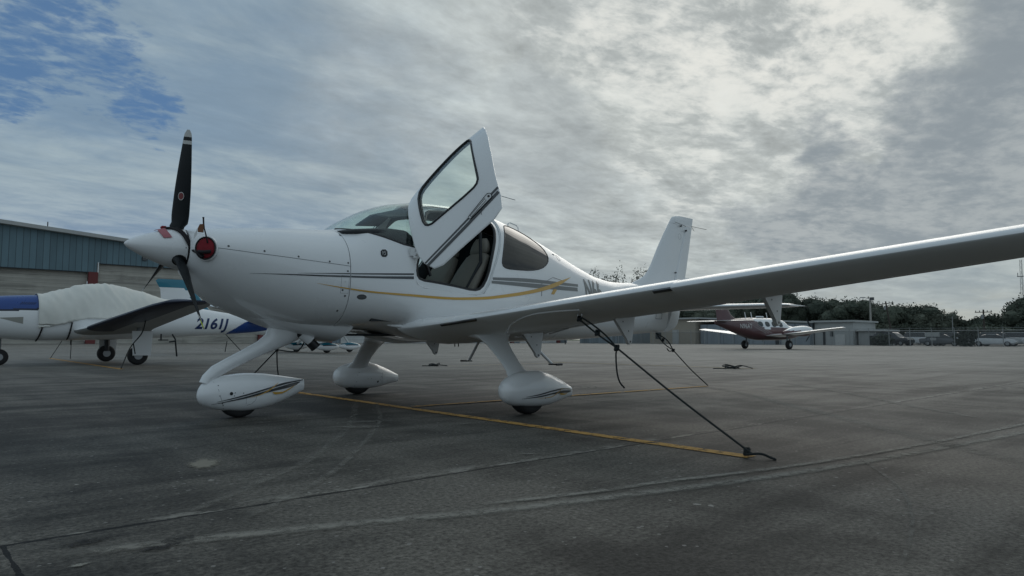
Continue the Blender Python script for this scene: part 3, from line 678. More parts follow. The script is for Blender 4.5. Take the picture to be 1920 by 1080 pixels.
for (x, z, q) in ((7.62, 2.42, .012), (7.75, 2.36, .014), (7.46, 1.69, .010)):
    b = MB(); b.tube([(x, -.035, z), (x, -.063, z)], q, 10); b.build('hinge_bolt', BLACK, fin)
b = MB(); c = Vector((7.56, -.0615, 2.25)); b.tube([c+Vector((.035*cos(q), 0, .045*sin(q))) for q in [2*pi*k/16 for k in range(18)]], .0012, 4, cap=False); b.build('inspection_cover', SEAML, fin)
for (x0, z0, x1, z1) in ((6.80, .98, 6.97, .98), (6.97, .98, 6.97, 1.06), (6.97, 1.06, 6.80, 1.06), (6.80, 1.06, 6.80, .98)):
    line_on(FL, [(x0, z0), (x1, z1)], .003, 'tail_access_panel', SEAML, fus)
# ---- landing gear
def ell_loft(secs, n=24, p=2.0):
    """secs: centre, half axis a (vector), half axis b (vector)"""
    return loftmesh([[Vector(c)+Vector(a)*math.copysign(abs(cos(q))**(2/p), cos(q))+Vector(b_)*math.copysign(abs(sin(q))**(2/p), sin(q)) for q in [2*pi*k/n for k in range(n)]] for c, a, b_ in secs])
def tyre(c, R, wd, name, parent):
    rings = []
    for t, q in ((-1, .55), (-1, .80), (-.85, .93), (-.5, .99), (0, 1), (.5, .99), (.85, .93), (1, .80), (1, .55)):
        rings.append([(c[0]+R*q*cos(a), c[1]+wd/2*t, c[2]+R*q*sin(a)) for a in [2*pi*k/40 for k in range(40)]])
    v, f_ = loftmesh(rings); return mk(name, v, f_, RUBBER, parent, ang=50)
def pant(ST_, y0, parent, nose=False):
    L = Loft(ST_, y0); X0, X1 = ST_[0][0], ST_[-1][0]
    xs = [X0+(X1-X0)*(i/110)**1.4 for i in range(111)]
    rings = [L.ring(x, 96) for x in xs]; v, f_ = loftmesh(rings); o = mk('wheel_fairing', v, f_, WHITE, parent, ang=50); o.matrix_basis = Matrix.Translation((.036 if nose else .092, 0, 0)); return L, o
NP = [(.560, .215, .185, .012, .20, 2, 2), (.575, .262, .150, .048, .205, 2, 2), (.61, .308, .118, .078, .21, 2, 2), (.68, .340, .088, .105, .215, 2.1, 2.2), (.80, .366, .062, .126, .215, 2.2, 2.4), (.95, .379, .050, .134, .22, 2.2, 2.5),
      (1.10, .372, .062, .126, .225, 2.2, 2.4), (1.25, .352, .100, .098, .235, 2.2, 2.3), (1.38, .330, .150, .062, .25, 2.1, 2.2), (1.508, .306, .208, .018, .257, 2, 2)]
MP = [(2.615, .24, .20, .012, .22, 2, 2), (2.63, .282, .158, .055, .22, 2, 2), (2.67, .322, .118, .090, .22, 2, 2), (2.75, .360, .088, .122, .22, 2.1, 2.3), (2.88, .388, .070, .145, .22, 2.2, 2.5), (3.02, .394, .064, .150, .22, 2.2, 2.6),
      (3.15, .375, .068, .140, .22, 2.1, 2.5), (3.28, .330, .088, .112, .21, 2, 2.3), (3.40, .280, .112, .070, .20, 2, 2.1), (3.525, .222, .134, .018, .178, 2, 2)]
def pant_marks(L, o, side, X0, sx, z0, k):
    def zz(t): return z0+t*k
    def rb(p, m_, nm='accent_stripe', off=.003): ribbon(L, p, nm, m_, o, side=side, off=off, seg=.02)
    return rb
LN, pn_ = pant(NP, 0, plane, True)
tyre((.914, 0, .178), .180, .125, 'nose_tyre', pn_)
for s_ in (-1, 1):
    # two dark lines that rise aft, gold tick and swoosh
    ribbon(LN, [(.69, .151, .149), (.90, .199, .187), (1.12, .251, .237), (1.30, .288, .273), (1.49, .301, .296)], 'accent_stripe', DARKST, pn_, side=s_, off=.006, seg=.02)
    ribbon(LN, [(.655, .131, .129), (.90, .180, .167), (1.12, .230, .211), (1.30, .266, .238), (1.40, .281, .256), (1.455, .286, .283)], 'accent_stripe', DARKST, pn_, side=s_, off=.006, seg=.02)
    ribbon(LN, [(.95, .172, .171), (1.06, .203, .197), (1.14, .243, .231), (1.22, .290, .288)], 'gold_stripe', GOLD, pn_, side=s_, off=.0075, seg=.015)
    ribbon(LN, [(1.16, .212, .205), (1.19, .210, .190), (1.25, .208, .193), (1.33, .233, .222), (1.40, .262, .261)], 'gold_stripe', GOLD, pn_, side=s_, off=.0075, seg=.015)
patch(LN, circle(.80, .215, .014, n=14), 'tyre_valve_hole', BLACK, pn_, rings=1)
for (x, z) in ((.70, .285), (.71, .20), (.735, .135), (.745, .118), (.83, .22), (.825, .195), (.90, .215), (.885, .168), (.99, .187)):
    patch(LN, circle(x, z, .0045, n=8), 'fairing_screw', SCREW, pn_, rings=1)
line_on(LN, [(.672, .315), (.70, .25), (.72, .18), (.76, .085)], .0014, 'fairing_seam', SEAML, pn_)
line_on(LN, [(.76, .165), (.85, .158), (.93, .17), (.93, .12)], .0012, 'fairing_seam', SEAML, pn_)
line_on(LN, [(1.02, .195), (1.01, .15), (.98, .12), (.94, .108)], .0012, 'fairing_seam', SEAML, pn_)
MG = []
for s_ in (-1, 1):
    yy = s_*(1.455 if s_ < 0 else 1.60)
    LM, po = pant(MP, yy, plane); MG.append(LM)
    tyre((2.938, yy, .190), .190, .145, 'main_tyre', po)
    for sd_ in (-1, 1):
        if sd_ == s_:
            ribbon(LM, [(2.80, .171, .169), (2.95, .190, .180), (3.12, .215, .203), (3.28, .226, .213), (3.42, .217, .205), (3.51, .197, .192)], 'accent_stripe', DARKST, po, side=sd_, off=.006, seg=.02)
            ribbon(LM, [(2.76, .156, .154), (2.95, .172, .161), (3.14, .193, .179), (3.28, .204, .181), (3.42, .197, .178), (3.49, .188, .185)], 'accent_stripe', DARKST, po, side=sd_, off=.006, seg=.02)
            ribbon(LM, [(2.93, .150, .149), (3.10, .160, .154), (3.19, .190, .183), (3.28, .226, .224)], 'gold_stripe', GOLD, po, side=sd_, off=.0075, seg=.015)
            ribbon(LM, [(3.24, .182, .172), (3.28, .180, .164), (3.34, .174, .164), (3.40, .180, .179)], 'gold_stripe', GOLD, po, side=sd_, off=.0075, seg=.015)
            patch(LM, circle(3.03, .150, .006, n=8), 'fairing_screw', SCREW, po, side=sd_, rings=1)
        else:
            patch(LM, circle(3.15, .150, .013, n=12), 'tyre_valve_hole', BLACK, po, side=sd_, rings=1)
            for (x, z) in ((2.88, .27), (2.86, .24), (2.85, .16), (2.84, .11), (3.0, .19), (3.05, .19), (3.19, .17), (3.20, .21)):
                patch(LM, circle(x, z, .004, n=8), 'fairing_screw', SCREW, po, side=sd_, rings=1)
            line_on(LM, [(3.22, .10), (3.22, .30)], .0012, 'fairing_seam', SEAML, po, side=sd_)
    # composite leg
    Ygs = [(.78, 3.08, .83, .46, .10), (.90, 3.04, .76, .32, .085), (1.02, 3.00, .70, .19, .052), (1.09, 2.985, .64, .140, .034), (1.17, 2.98, .57, .125, .029), (1.27, 2.985, .47, .112, .027), (1.34, 2.99, .395, .115, .032), (1.40, 2.995, .34, .15, .050), (1.46, 2.995, .29, .19, .075)]
    secs = []
    for i, (Y, X, Z, a_, b_) in enumerate(Ygs):
        Y2, Z2 = (Ygs[i+1][0], Ygs[i+1][2]) if i < len(Ygs)-1 else (Y+.08, Z-.06); dr = Vector((0, s_*(Y2-Y), Z2-Z)).normalized(); nb_ = dr.cross(Vector((1, 0, 0)))
        secs.append(((X, s_*Y+(yy-s_*1.46)*max(0, (Y-.8)/.66), Z), Vector((a_, 0, 0)), nb_*b_))
    v, f_ = ell_loft(secs, 28); lg = mk('main_gear_leg', v, f_, WHITE, plane, ang=60)
# nose gear leg and its fairing
secs = []
PT = [((.66, 0, .30), .05, .05), ((.675, 0, .345), .045, .05), ((.74, 0, .40), .055, .048), ((.86, 0, .465), .055, .045), ((1.0, 0, .535), .058, .045), ((1.13, 0, .60), .065, .05), ((1.22, 0, .65), .085, .065), ((1.30, 0, .72), .13, .11), ((1.36, 0, .80), .19, .17), ((1.40, 0, .88), .22, .20)]
for i, (c, a_, b_) in enumerate(PT):
    q = Vector(PT[min(i+1, len(PT)-1)][0])-Vector(PT[max(i-1, 0)][0]); q.normalize(); nrm = q.cross(Vector((0, 1, 0)))
    secs.append((c, nrm*a_, Vector((0, b_, 0))))
v, f_ = ell_loft(secs, 28); mk('nose_gear_leg', v, f_, WHITE, plane, ang=60)
# cooling air outlet under the cowling
CH = Loft([(.74, .99, .945, .03, .965, 2, 2), (.85, .985, .905, .12, .95, 2, 2), (1.0, .96, .845, .20, .92, 2, 2), (1.2, .93, .775, .255, .88, 2, 2.1), (1.45, .90, .705, .29, .84, 2, 2.2), (1.65, .88, .662, .31, .82, 2, 2.3), (1.80, .87, .643, .315, .80, 2, 2.3)])
rings = []
for X in xr(.74, 1.76, .04): rings.append([(x+max(0, (X-1.45)/.31)*(z-.64)*.75, y, z) for x, y, z in CH.ring(X, 48)])
rin = [[(x-.004, y*.95, z+.012 if z < .8 else z-.008) for x, y, z in rings[-1]]]+[[(x-.25, y*.9, z+.04 if z < .8 else z) for x, y, z in rings[-1]]]
v, f_ = loftmesh(rings+rin, caps=False); f_.append(tuple(range(48))); f_.append(tuple((len(rings)+1)*48+k for k in range(48))[::-1])
ch = mk('cooling_outlet', v, f_, [WHITE, BLACK], plane, ang=50)
for p in ch.data.polygons:
    if max(p.vertices) >= (len(rings)+1)*48: p.material_index = 1
b = MB(); b.tube([(1.42, -.10, .76), (1.50, -.10, .70), (1.60, -.115, .60)], .046, 16); b.tube([(1.595, -.114, .606), (1.601, -.115, .599)], .050, 16); b.build('exhaust_pipe', BLACK, plane, smooth=True)
b = MB(); b.tube([(1.47, -.10, .735), (1.55, -.11, .668)], .056, 16); b.build('exhaust_shroud', WHITE2, plane, smooth=True)
# belly keel strip
b = MB(); b.box((2.25, 0, .72), (.75, .30, .02)); b.build('belly_panel', INT_D, plane)
for x in (3.25, 3.30, 5.0):
    b = MB(); b.tube([(x, -.08, .67), (x, -.08, .60 if x < 4 else .62)], .006, 6); b.build('belly_antenna', BLACK, plane)
# ---- cabin interior
b = MB(); b.box((3.1, 0, .86), (2.3, 1.0, .03)); b.build('cabin_floor', INT_D, plane)
SD = [(x, y, z) for x, y, z in []]
# headliner and side lining (inner skin)
lin = boolean(shell(FL, xr(2.66, 4.7, .06), .024, .034, 64), [('DIFFERENCE', *prism([(x+(x-2.95)*.02, z+(z-1.6)*.02) for x, z in DOOR], -1, -.05)), ('DIFFERENCE', *prism(sDW, .05, 1)), ('DIFFERENCE', *prism(sREAR, -1, -.05)), ('DIFFERENCE', *prism(sREAR, .05, 1))])
link('headliner', lin, INT_H, plane)
v, f_ = ell_loft([((1.69, 0, 1.655), Vector((0, .40, 0)), Vector((0, 0, .03))), ((1.80, 0, 1.665), Vector((0, .47, 0)), Vector((0, 0, .045))), ((2.0, 0, 1.675), Vector((0, .50, 0)), Vector((0, 0, .065))), ((2.2, 0, 1.68), Vector((0, .50, 0)), Vector((0, 0, .085))), ((2.36, 0, 1.655), Vector((0, .50, 0)), Vector((0, 0, .115))), ((2.44, 0, 1.60), Vector((0, .50, 0)), Vector((0, 0, .115))), ((2.47, 0, 1.50), Vector((0, .53, 0)), Vector((0, 0, .04)))], 32, 2.8)
mk('glareshield', v, f_, INT_D, plane, ang=50)
b = MB(); b.box((2.33, 0, 1.33), (.16, 1.12, .42)); b.box((2.5, 0, 1.05), (.55, .22, .38)); b.build('instrument_panel', INT_D, plane)
for s_ in (-1, 1):
    b = MB(); b.add([(2.24, s_*.04, 1.925), (2.24, s_*.33, 1.86), (2.56, s_*.40, 1.90), (2.56, s_*.04, 2.02), (2.24, s_*.04, 1.940), (2.24, s_*.33, 1.875), (2.56, s_*.40, 1.915), (2.56, s_*.04, 2.035)], [(3, 2, 1, 0), (4, 5, 6, 7), (0, 1, 5, 4), (1, 2, 6, 5), (2, 3, 7, 6), (3, 0, 4, 7)]); b.build('sun_visor', INT_H, plane)
def seat(name, cx_, cy_, m, w_=.23, hgt=1.78, rec=.28, parent=plane):
    z0 = 1.02; S = []
    for t in [i/10 for i in range(11)]:
        z = z0+.10+t*(hgt-z0-.30); S.append(((cx_+.30+t*rec, cy_, z), Vector((.055+.015*sin(pi*t), 0, 0)), Vector((0, w_*(1-.25*t**3), 0))))
    S = S+[((cx_+.30+rec*1.04, cy_, hgt-.17), Vector((.035, 0, 0)), Vector((0, w_*.55, 0)))]
    for t in [i/5 for i in range(6)]:
        S.append(((cx_+.31+rec*(1.05+.1*t), cy_, hgt-.155+t*.155), Vector((.045*math.sqrt(1-(t*.9)**2)+.008, 0, 0)), Vector((0, w_*.58*math.sqrt(1-(t*.85)**2)+.01, 0))))
    v, f_ = ell_loft(S, 24, 3); o = mk(name, v, f_, m, parent, ang=60)
    v, f_ = ell_loft([((cx_-.22, cy_, z0-.01), Vector((0, w_*.85, 0)), Vector((0, 0, .03))), ((cx_-.18, cy_, z0), Vector((0, w_, 0)), Vector((0, 0, .07))), ((cx_+.1, cy_, z0), Vector((0, w_, 0)), Vector((0, 0, .075))), ((cx_+.32, cy_, z0-.02), Vector((0, w_, 0)), Vector((0, 0, .08)))], 24, 3)
    mk('seat_cushion', v, f_, m, o, ang=60)
    b = MB(); b.box((cx_+.05, cy_, .93), (.45, w_*1.5, .13)); b.build('seat_base', INT_D, o)
seat('front_seat', 2.83, -.27, SEAT); seat('front_seat', 2.83, .27, SEAT)
seat('rear_seat', 3.62, -.23, SEATD, .21, 1.66, .16); seat('rear_seat', 3.62, .23, SEATD, .21, 1.66, .16)
b = MB(); b.tube([(2.60, -.52, 1.30), (2.56, -.50, 1.42)], .016, 8); b.tube([(2.56, -.52, 1.42), (2.60, -.44, 1.44)], .014, 8); b.build('side_stick', BLACK, plane, smooth=True)
b = MB(); b.tube([FL.P(3.32, 1.85, -1, -.06), Vector((3.30, -.45, 1.5)), Vector((3.10, -.42, 1.15))], .018, 6); b.build('seat_belt', INT_D, plane)

# ================================================================= ground
def gmat():
    m = bpy.data.materials.new('apron_pavement'); m.use_nodes = True; t = NT(m.node_tree)
    b = t.n('ShaderNodeBsdfPrincipled'); o = t.n('ShaderNodeOutputMaterial'); t.l(b.outputs[0], o.inputs[0])
    p = t.n('ShaderNodeNewGeometry').outputs['Position']
    s = t.n('ShaderNodeSeparateXYZ'); t.l(p, s.inputs[0]); x, y = s.outputs[0], s.outputs[1]
    big = t.noise(p, .22, 7, .62, .6); mid = t.noise(p, 1.1, 8, .66, .5)
    strk = t.noise(t.mapping(p, scale=(.35, 3.2, 1)), .8, 7, .6, .5)      # long wipes along x
    strk2 = t.noise(t.mapping(p, scale=(2.4, .30, 1), rot=(0, 0, .5)), .8, 6, .6, .5)
    grain = t.noise(p, 48, 4, .8); grain2 = t.noise(p, 26, 4, .7)
    v = t.m('ADD', t.m('MULTIPLY', big, .30), t.m('ADD', t.m('MULTIPLY', mid, .26), t.m('ADD', t.m('MULTIPLY', strk, .26), t.m('MULTIPLY', strk2, .18))))
    c = t.mix(t.ss(v, .44, .575), (.038, .0365, .0325), (.116, .109, .094))
    # paler concrete and painted-in grazing sky sheen, both by distance from camera
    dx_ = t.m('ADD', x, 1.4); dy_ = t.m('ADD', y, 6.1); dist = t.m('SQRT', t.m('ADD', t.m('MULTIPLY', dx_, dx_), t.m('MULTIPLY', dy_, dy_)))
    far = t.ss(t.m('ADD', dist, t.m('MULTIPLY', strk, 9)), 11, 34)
    conc_sheen = t.mix(t.ss(v, .40, .60), (.17, .165, .150), (.245, .238, .215))
    c = t.mix(t.m('MULTIPLY', far, .92), c, conc_sheen)
    g = t.m('MULTIPLY_ADD', t.m('SUBTRACT', grain, .5), 4.5, 1.0, clamp=False); g = t.m('MULTIPLY', g, t.m('MULTIPLY_ADD', grain2, .5, .75))
    cc = t.n('ShaderNodeCombineXYZ'); [t.l(g, cc.inputs[i]) for i in range(3)]
    c = t.vm('MULTIPLY', c, cc.outputs[0])
    # pale chips and scuffs
    vo = t.n('ShaderNodeTexVoronoi'); t.l(p, vo.inputs['Vector']); vo.inputs['Scale'].default_value = 4.5; vo.inputs['Randomness'].default_value = 1
    wob = t.noise(p, 40, 3, .6)
    chip = t.m('LESS_THAN', t.m('ADD', vo.outputs['Distance'], t.m('MULTIPLY', wob, .16)), t.m('MULTIPLY_ADD', t.noise(p, 2.2, 3, .5), .20, .015))
    c = t.mix(t.m('MULTIPLY', chip, .7), c, (.36, .35, .32))
    vo2 = t.n('ShaderNodeTexVoronoi'); t.l(p, vo2.inputs['Vector']); vo2.inputs['Scale'].default_value = 14
    chip2 = t.m('LESS_THAN', t.m('ADD', vo2.outputs['Distance'], t.m('MULTIPLY', wob, .2)), t.m('MULTIPLY_ADD', t.noise(p, 1.3, 2, .5), .36, .0))
    c = t.mix(t.m('MULTIPLY', chip2, .6), c, (.30, .29, .27))
    # pale worn spalls along the expansion joint y = -3.27
    jy = t.m('ADD', y, t.m('ADD', 3.262, t.m('MULTIPLY_ADD', t.noise(p, 1.1, 3, .5), .05, -.025)))
    ja = t.m('ABSOLUTE', jy)
    sp = t.m('MULTIPLY', t.ss(t.m('SUBTRACT', jy, 0.0),   .16, .0), t.m('GREATER_THAN', jy, -.012))
    sp = t.m('MULTIPLY', sp, t.ss(t.m('ADD', t.noise(t.mapping(p, scale=(1, 2.5, 1)), 5, 6, .7), t.m('MULTIPLY', big, .25)), .635, .73))
    c = t.mix(t.m('MULTIPLY', sp, .65), c, (.34, .33, .29))
    crk = t.m('MULTIPLY', t.m('LESS_THAN', ja, t.m('MULTIPLY_ADD', t.noise(p, 7, 4, .7), .044, -.010)), t.m('LESS_THAN', x, 30))
    jx = t.m('ABSOLUTE', t.m('ADD', x, t.m('ADD', 1.075, t.m('MULTIPLY_ADD', t.noise(p, 1.4, 3, .5), .04, -.02))))
    crk2 = t.m('MULTIPLY', t.m('LESS_THAN', jx, t.m('MULTIPLY_ADD', t.noise(p, 7, 4, .7), .03, -.006)), t.m('LESS_THAN', y, -3.25))
    ck = t.m('MAXIMUM', crk, crk2)
    c = t.mix(t.m('MULTIPLY', ck, .93), c, (.006, .006, .006))
    t.l(c, b.inputs['Base Color'])
    t.l(t.m('MULTIPLY_ADD', v, -.35, .82), b.inputs['Roughness']); b.inputs['Specular IOR Level'].default_value = .13
    bn = t.n('ShaderNodeBump'); bn.inputs['Strength'].default_value = .55; bn.inputs['Distance'].default_value = .006
    t.l(t.m('SUBTRACT', t.m('ADD', grain, t.m('MULTIPLY', grain2, .6)), t.m('MULTIPLY', ck, 2)), bn.inputs['Height']); t.l(bn.outputs[0], b.inputs['Normal'])
    return m
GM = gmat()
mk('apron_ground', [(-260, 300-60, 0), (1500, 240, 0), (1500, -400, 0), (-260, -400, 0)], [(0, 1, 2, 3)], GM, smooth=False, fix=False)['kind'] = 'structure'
g2 = mk('grass_ground', [(-1500, -1500, -.03), (2600, -1500, -.03), (2600, 1500, -.03), (-1500, 1500, -.03)], [(0, 1, 2, 3)], mat('dry_grass', (.07, .085, .04), .95, var=.4, vs=.4), smooth=False, fix=False); g2['kind'] = 'structure'
def worn(name, c, lo=.38, hi=.55, sc=7, mx=1.0, stretch=(1, 1, 1), fade=False):
    m = bpy.data.materials.new(name); m.use_nodes = True; t = NT(m.node_tree)
    b = t.n('ShaderNodeBsdfPrincipled'); b.inputs['Roughness'].default_value = .8; b.inputs['Specular IOR Level'].default_value = .3
    p = t.n('ShaderNodeNewGeometry').outputs['Position']
    t.l(t.mix(t.noise(p, 5, 5, .6), tuple(v*.7 for v in c), tuple(v*1.3 for v in c)), b.inputs['Base Color'])
    tr = t.n('ShaderNodeBsdfTransparent'); mx_ = t.n('ShaderNodeMixShader'); o = t.n('ShaderNodeOutputMaterial')
    n_ = t.noise(t.mapping(p, scale=stretch), sc, 6, .65); g = t.noise(p, 60, 3, .7)
    q_ = t.m('MULTIPLY', t.ss(t.m('ADD', t.m('MULTIPLY', n_, .75), t.m('MULTIPLY', g, .25)), lo, hi), mx)
    if fade:
        at_ = t.n('ShaderNodeAttribute'); at_.attribute_name = 'edge'; q_ = t.m('MULTIPLY', q_, t.ss(at_.outputs['Fac'], 0, .9))
    t.l(q_, mx_.inputs[0]); t.l(tr.outputs[0], mx_.inputs[1]); t.l(b.outputs[0], mx_.inputs[2]); t.l(mx_.outputs[0], o.inputs[0]); return m
YM = worn('worn_yellow_line', (.50, .285, .075), .38, .50, 11)
YM2 = worn('faded_cream_line', (.40, .33, .22), .30, .52, 4, .8)
def strip(name, pts, wd, m, z=.004, kind='structure', n=1):
    pts = [Vector((*p, z)) for p in pts]; v = []; f_ = []
    wd = wd if isinstance(wd, (list, tuple)) else [wd]*len(pts)
    N = len(pts); E = []
    for i, p in enumerate(pts):
        t = pts[min(i+1, N-1)]-pts[max(i-1, 0)]; q = Vector((-t.y, t.x, 0)).normalized()*wd[i]/2; v += [p+q, p, p-q]; k = min(1, i/4, (N-1-i)/4); E += [0, k, 0]
    f_ = [(3*i+j, 3*i+j+1, 3*i+j+4, 3*i+j+3) for i in range(N-1) for j in (0, 1)]
    o = mk(name, v, f_, m, smooth=False)
    o.data.attributes.new('edge', 'FLOAT', 'POINT').data.foreach_set('value', E)
    if kind: o['kind'] = kind
    return o
def interp(pts, n=10):
    """Catmull-Rom through 2D/3D points"""
    P = [Vector(p) for p in pts]; P = [P[0]*2-P[1]]+P+[P[-1]*2-P[-2]]; o = []
    for i in range(1, len(P)-2):
        for k in range(n):
            t = k/n; a, b_, c, d_ = P[i-1:i+3]
            o.append(.5*((2*b_)+(c-a)*t+(2*a-5*b_+4*c-d_)*t*t+(3*b_-a-3*c+d_)*t**3))
    return o+[P[-2]]
strip('tie_down_line', [(2.39, -4.02), (2.62, 4.1)], .105, YM)
strip('tie_down_line', [(2.60, -.24), (7.62, -.45)], .085, YM, z=.008)
strip('tie_down_line', [(2.60, 10.9), (2.90, 21.3)], .11, YM)
strip('tie_down_line', [(9.2, 7.9), (13.8, 7.98)], .12, YM2)
strip('tie_down_line', [(13.6, 8.8), (13.95, 2.2)], .22, YM2, z=.008)
TM = worn('tyre_trace', (.25, .24, .21), .30, .58, 14, .85, fade=True); TM2 = worn('faint_tyre_trace', (.22, .21, .185), .36, .64, 14, .6, fade=True)
SM = worn('pale_stain', (.30, .29, .25), .26, .62, 18, .9, fade=True); DM = worn('dark_patch', (.018, .018, .018), .40, .62, 18, .9, fade=True)
def g2d(p): return (p[0], -p[1])
strip('tyre_mark', [v.to_2d() for v in interp([(-1.0, -3.50, 0), (-.499, -3.646, 0), (-.014, -3.817, 0), (.498, -4.01, 0), (1.267, -4.22, 0), (1.74, -4.34, 0), (2.395, -4.47, 0), (3.475, -4.63, 0), (4.913, -4.81, 0), (6.8, -5.0, 0)])], .13, TM)
strip('tyre_mark', [v.to_2d() for v in interp([(.4, -3.86, 0), (.955, -4.014, 0), (1.397, -4.10, 0), (1.941, -4.24, 0), (2.594, -4.37, 0), (3.802, -4.53, 0), (5.464, -4.68, 0), (7, -4.8, 0)])], .08, TM, z=.005)
strip('tyre_mark', [v.to_2d() for v in interp([(-.614, -3.332, 0), (.015, -2.791, 0), (.578, -2.235, 0), (1.536, -.919, 0), (2.6, .9, 0)])], .10, TM2)
strip('tyre_mark', [v.to_2d() for v in interp([(-.45, -3.55, 0), (.18, -3.0, 0), (.75, -2.35, 0), (1.75, -1.0, 0), (2.8, .8, 0)])], .07, TM2, z=.005)
strip('tyre_mark', [v.to_2d() for v in interp([(8.5, 1.0, 0), (7.0, -1.2, 0), (5.7, -2.64, 0), (4.72, -3.67, 0), (3.88, -4.56, 0), (3.2, -5.3, 0)])], .26, TM2)
strip('tyre_mark', [v.to_2d() for v in interp([(9.5, -.5, 0), (8.0, -2.2, 0), (6.7, -3.4, 0), (5.6, -4.5, 0)])], .20, TM2, z=.005)
strip('tyre_mark', [v.to_2d() for v in interp([(2.9, -4.4, 0), (2.535, -4.645, 0), (2.071, -4.93, 0), (1.494, -5.16, 0), (.845, -5.34, 0)])], .03, TM2, z=.0055)
for k in range(5):
    c = Vector((5.6+.0*k, 1.0)); R_ = .45+.13*k
    strip('tyre_mark', [(c.x+R_*cos(a)*.9, c.y+R_*sin(a)*.8) for a in np.linspace(-1.6, .6, 16)], .05, TM2, z=.006)
    c2 = Vector((10.2, -2.6)); R_ = .5+.26*k
    strip('tyre_mark', [(c2.x+R_*cos(a), c2.y+R_*sin(a)*.9) for a in np.linspace(-2.9, .4, 20)], .09, TM2, z=.006)
def blob(name, c, a, b_, m, z, n=26, rot=0, kind='structure'):
    rnd = random.Random(int(c[0]*100)); v = [(c[0], c[1], z)]
    for i in range(n):
        q = 2*pi*i/n; k = 1+.22*rnd.uniform(-1, 1); x, y = a*k*cos(q), b_*k*sin(q); v.append((c[0]+x*cos(rot)-y*sin(rot), c[1]+x*sin(rot)+y*cos(rot), z))
    o = mk(name, v, [(0, 1+i, 1+(i+1) % n) for i in range(n)], m, smooth=False); o.data.attributes.new('edge', 'FLOAT', 'POINT').data.foreach_set('value', [1.6]+[0]*n); o['kind'] = kind; return o
blob('pavement_stain', (-.062, -2.146), .19, .095, worn('light_patch', (.22, .205, .165), .10, .45, 18, .95, fade=True), .004, rot=1.24)
blob('pavement_stain', (-.93, -3.66), .035, .02, SM, .004)
blob('pavement_stain', (-.86, -3.40), .12, .05, DM, .004, rot=.3)
blob('pavement_stain', (-.66, -3.60), .16, .06, DM, .0045, rot=.5)
random.seed(11)
for (x, y, a, b_) in ((1.35, -1.3, .30, .10), (1.6, -1.05, .35, .08), (2.2, -1.7, .25, .06), (1.5, -3.1, .12, .03)):
    blob('pavement_stain', (x, y), a, b_, TM2, .0062, rot=random.uniform(-1, 0))

# ================================================================= ropes
def rope(name, strands, label, group=None, rad=.008, knots=()):
    b = MB()
    for s_ in strands: b.tube(interp(s_, 6) if len(s_) > 2 else s_, rad, 6)
    for k in knots:
        c = Vector(k)
        for q in range(3): b.tube([c+Vector((.016*cos(a+q), .016*sin(a+q)*(.6+.2*q), .018*sin(a*1.0+q*2))) for a in [2*pi*i/8 for i in range(10)]], rad*1.05, 6)
    o = b.build(name, ROPE, None, smooth=True, ang=80); tag(o, label, 'rope', group); return o
RG = 'tie-down ropes of the nearest airplane'
def L3(a, b_, t): a = Vector(a); b_ = Vector(b_); return a+(b_-a)*t
ringL = Vector((2.655, -2.44, .845)); ancL = Vector((2.374, -4.038, .02)); kn = L3(ringL, ancL, .27)
rope('tie_down_rope', [[ringL+Vector((0, .01, 0)), L3(ringL, kn, .5)+Vector((.012, .012, -.010)), kn], [ringL+Vector((.01, -.014, .01)), L3(ringL, kn, .35)+Vector((0, -.022, .020)), L3(ringL, kn, .7)+Vector((0, -.012, .02)), kn], [kn, L3(kn, ancL, .5)+Vector((0, 0, -.012)), ancL],
     [kn, kn+Vector((.005, .012, -.06)), kn+Vector((0, 0, -.17)), kn+Vector((.005, -.02, -.245)), kn+Vector((.03, -.045, -.29))]], 'dark rope stretched from under the near wing to the end of the yellow line', RG, .0068, (kn, L3(ringL, kn, .5), ancL+Vector((.02, .05, .01)), ringL))
b = MB(); b.tube(interp([ancL+Vector((-.02, .03, 0)), ancL+Vector((.0, -.05, .01)), ancL+Vector((.03, -.09, -.008)), ancL+Vector((.02, -.13, -.014))], 6), [.007]*18+[.004], 8)
o = b.build('ground_anchor', ROPE, None, smooth=True); tag(o, 'dark frayed rope knot at the pavement anchor where the near wing rope ends', 'anchor')
tl = Vector((7.02, 0, .78)); at = Vector((7.70, -.42, .01)); kn = L3(tl, at, .33)
rope('tie_down_rope', [[tl, L3(tl, kn, .5)+Vector((.03, -.02, .02)), kn], [tl, L3(tl, kn, .5)+Vector((-.02, .01, -.02)), kn], [kn, L3(kn, at, .5)+Vector((0, 0, -.02)), at], [kn, kn+Vector((-.06, .03, -.01)), kn+Vector((-.09, .05, .03))]], 'thin dark rope running from under the tail down to the far yellow line end', RG, .008, (kn, L3(tl, kn, .4)))
ringR = Vector((2.655, 2.44, .845)); ancR = Vector((2.60, 4.10, .01)); kn = L3(ringR, ancR, .38)
rope('tie_down_rope', [[ringR, L3(ringR, kn, .5)+Vector((.02, 0, .02)), kn], [ringR, L3(ringR, kn, .5)+Vector((-.03, 0, -.02)), kn], [kn, ancR], [kn, kn+Vector((.01, 0, -.2)), kn+Vector((.02, -.02, -.34))],
     [ringR, ringR+Vector((.12, .1, -.18)), ringR+Vector((.08, .25, -.33)), kn]], 'dark knotted rope hanging under the far wing behind the nose leg', RG, .009, (kn,))
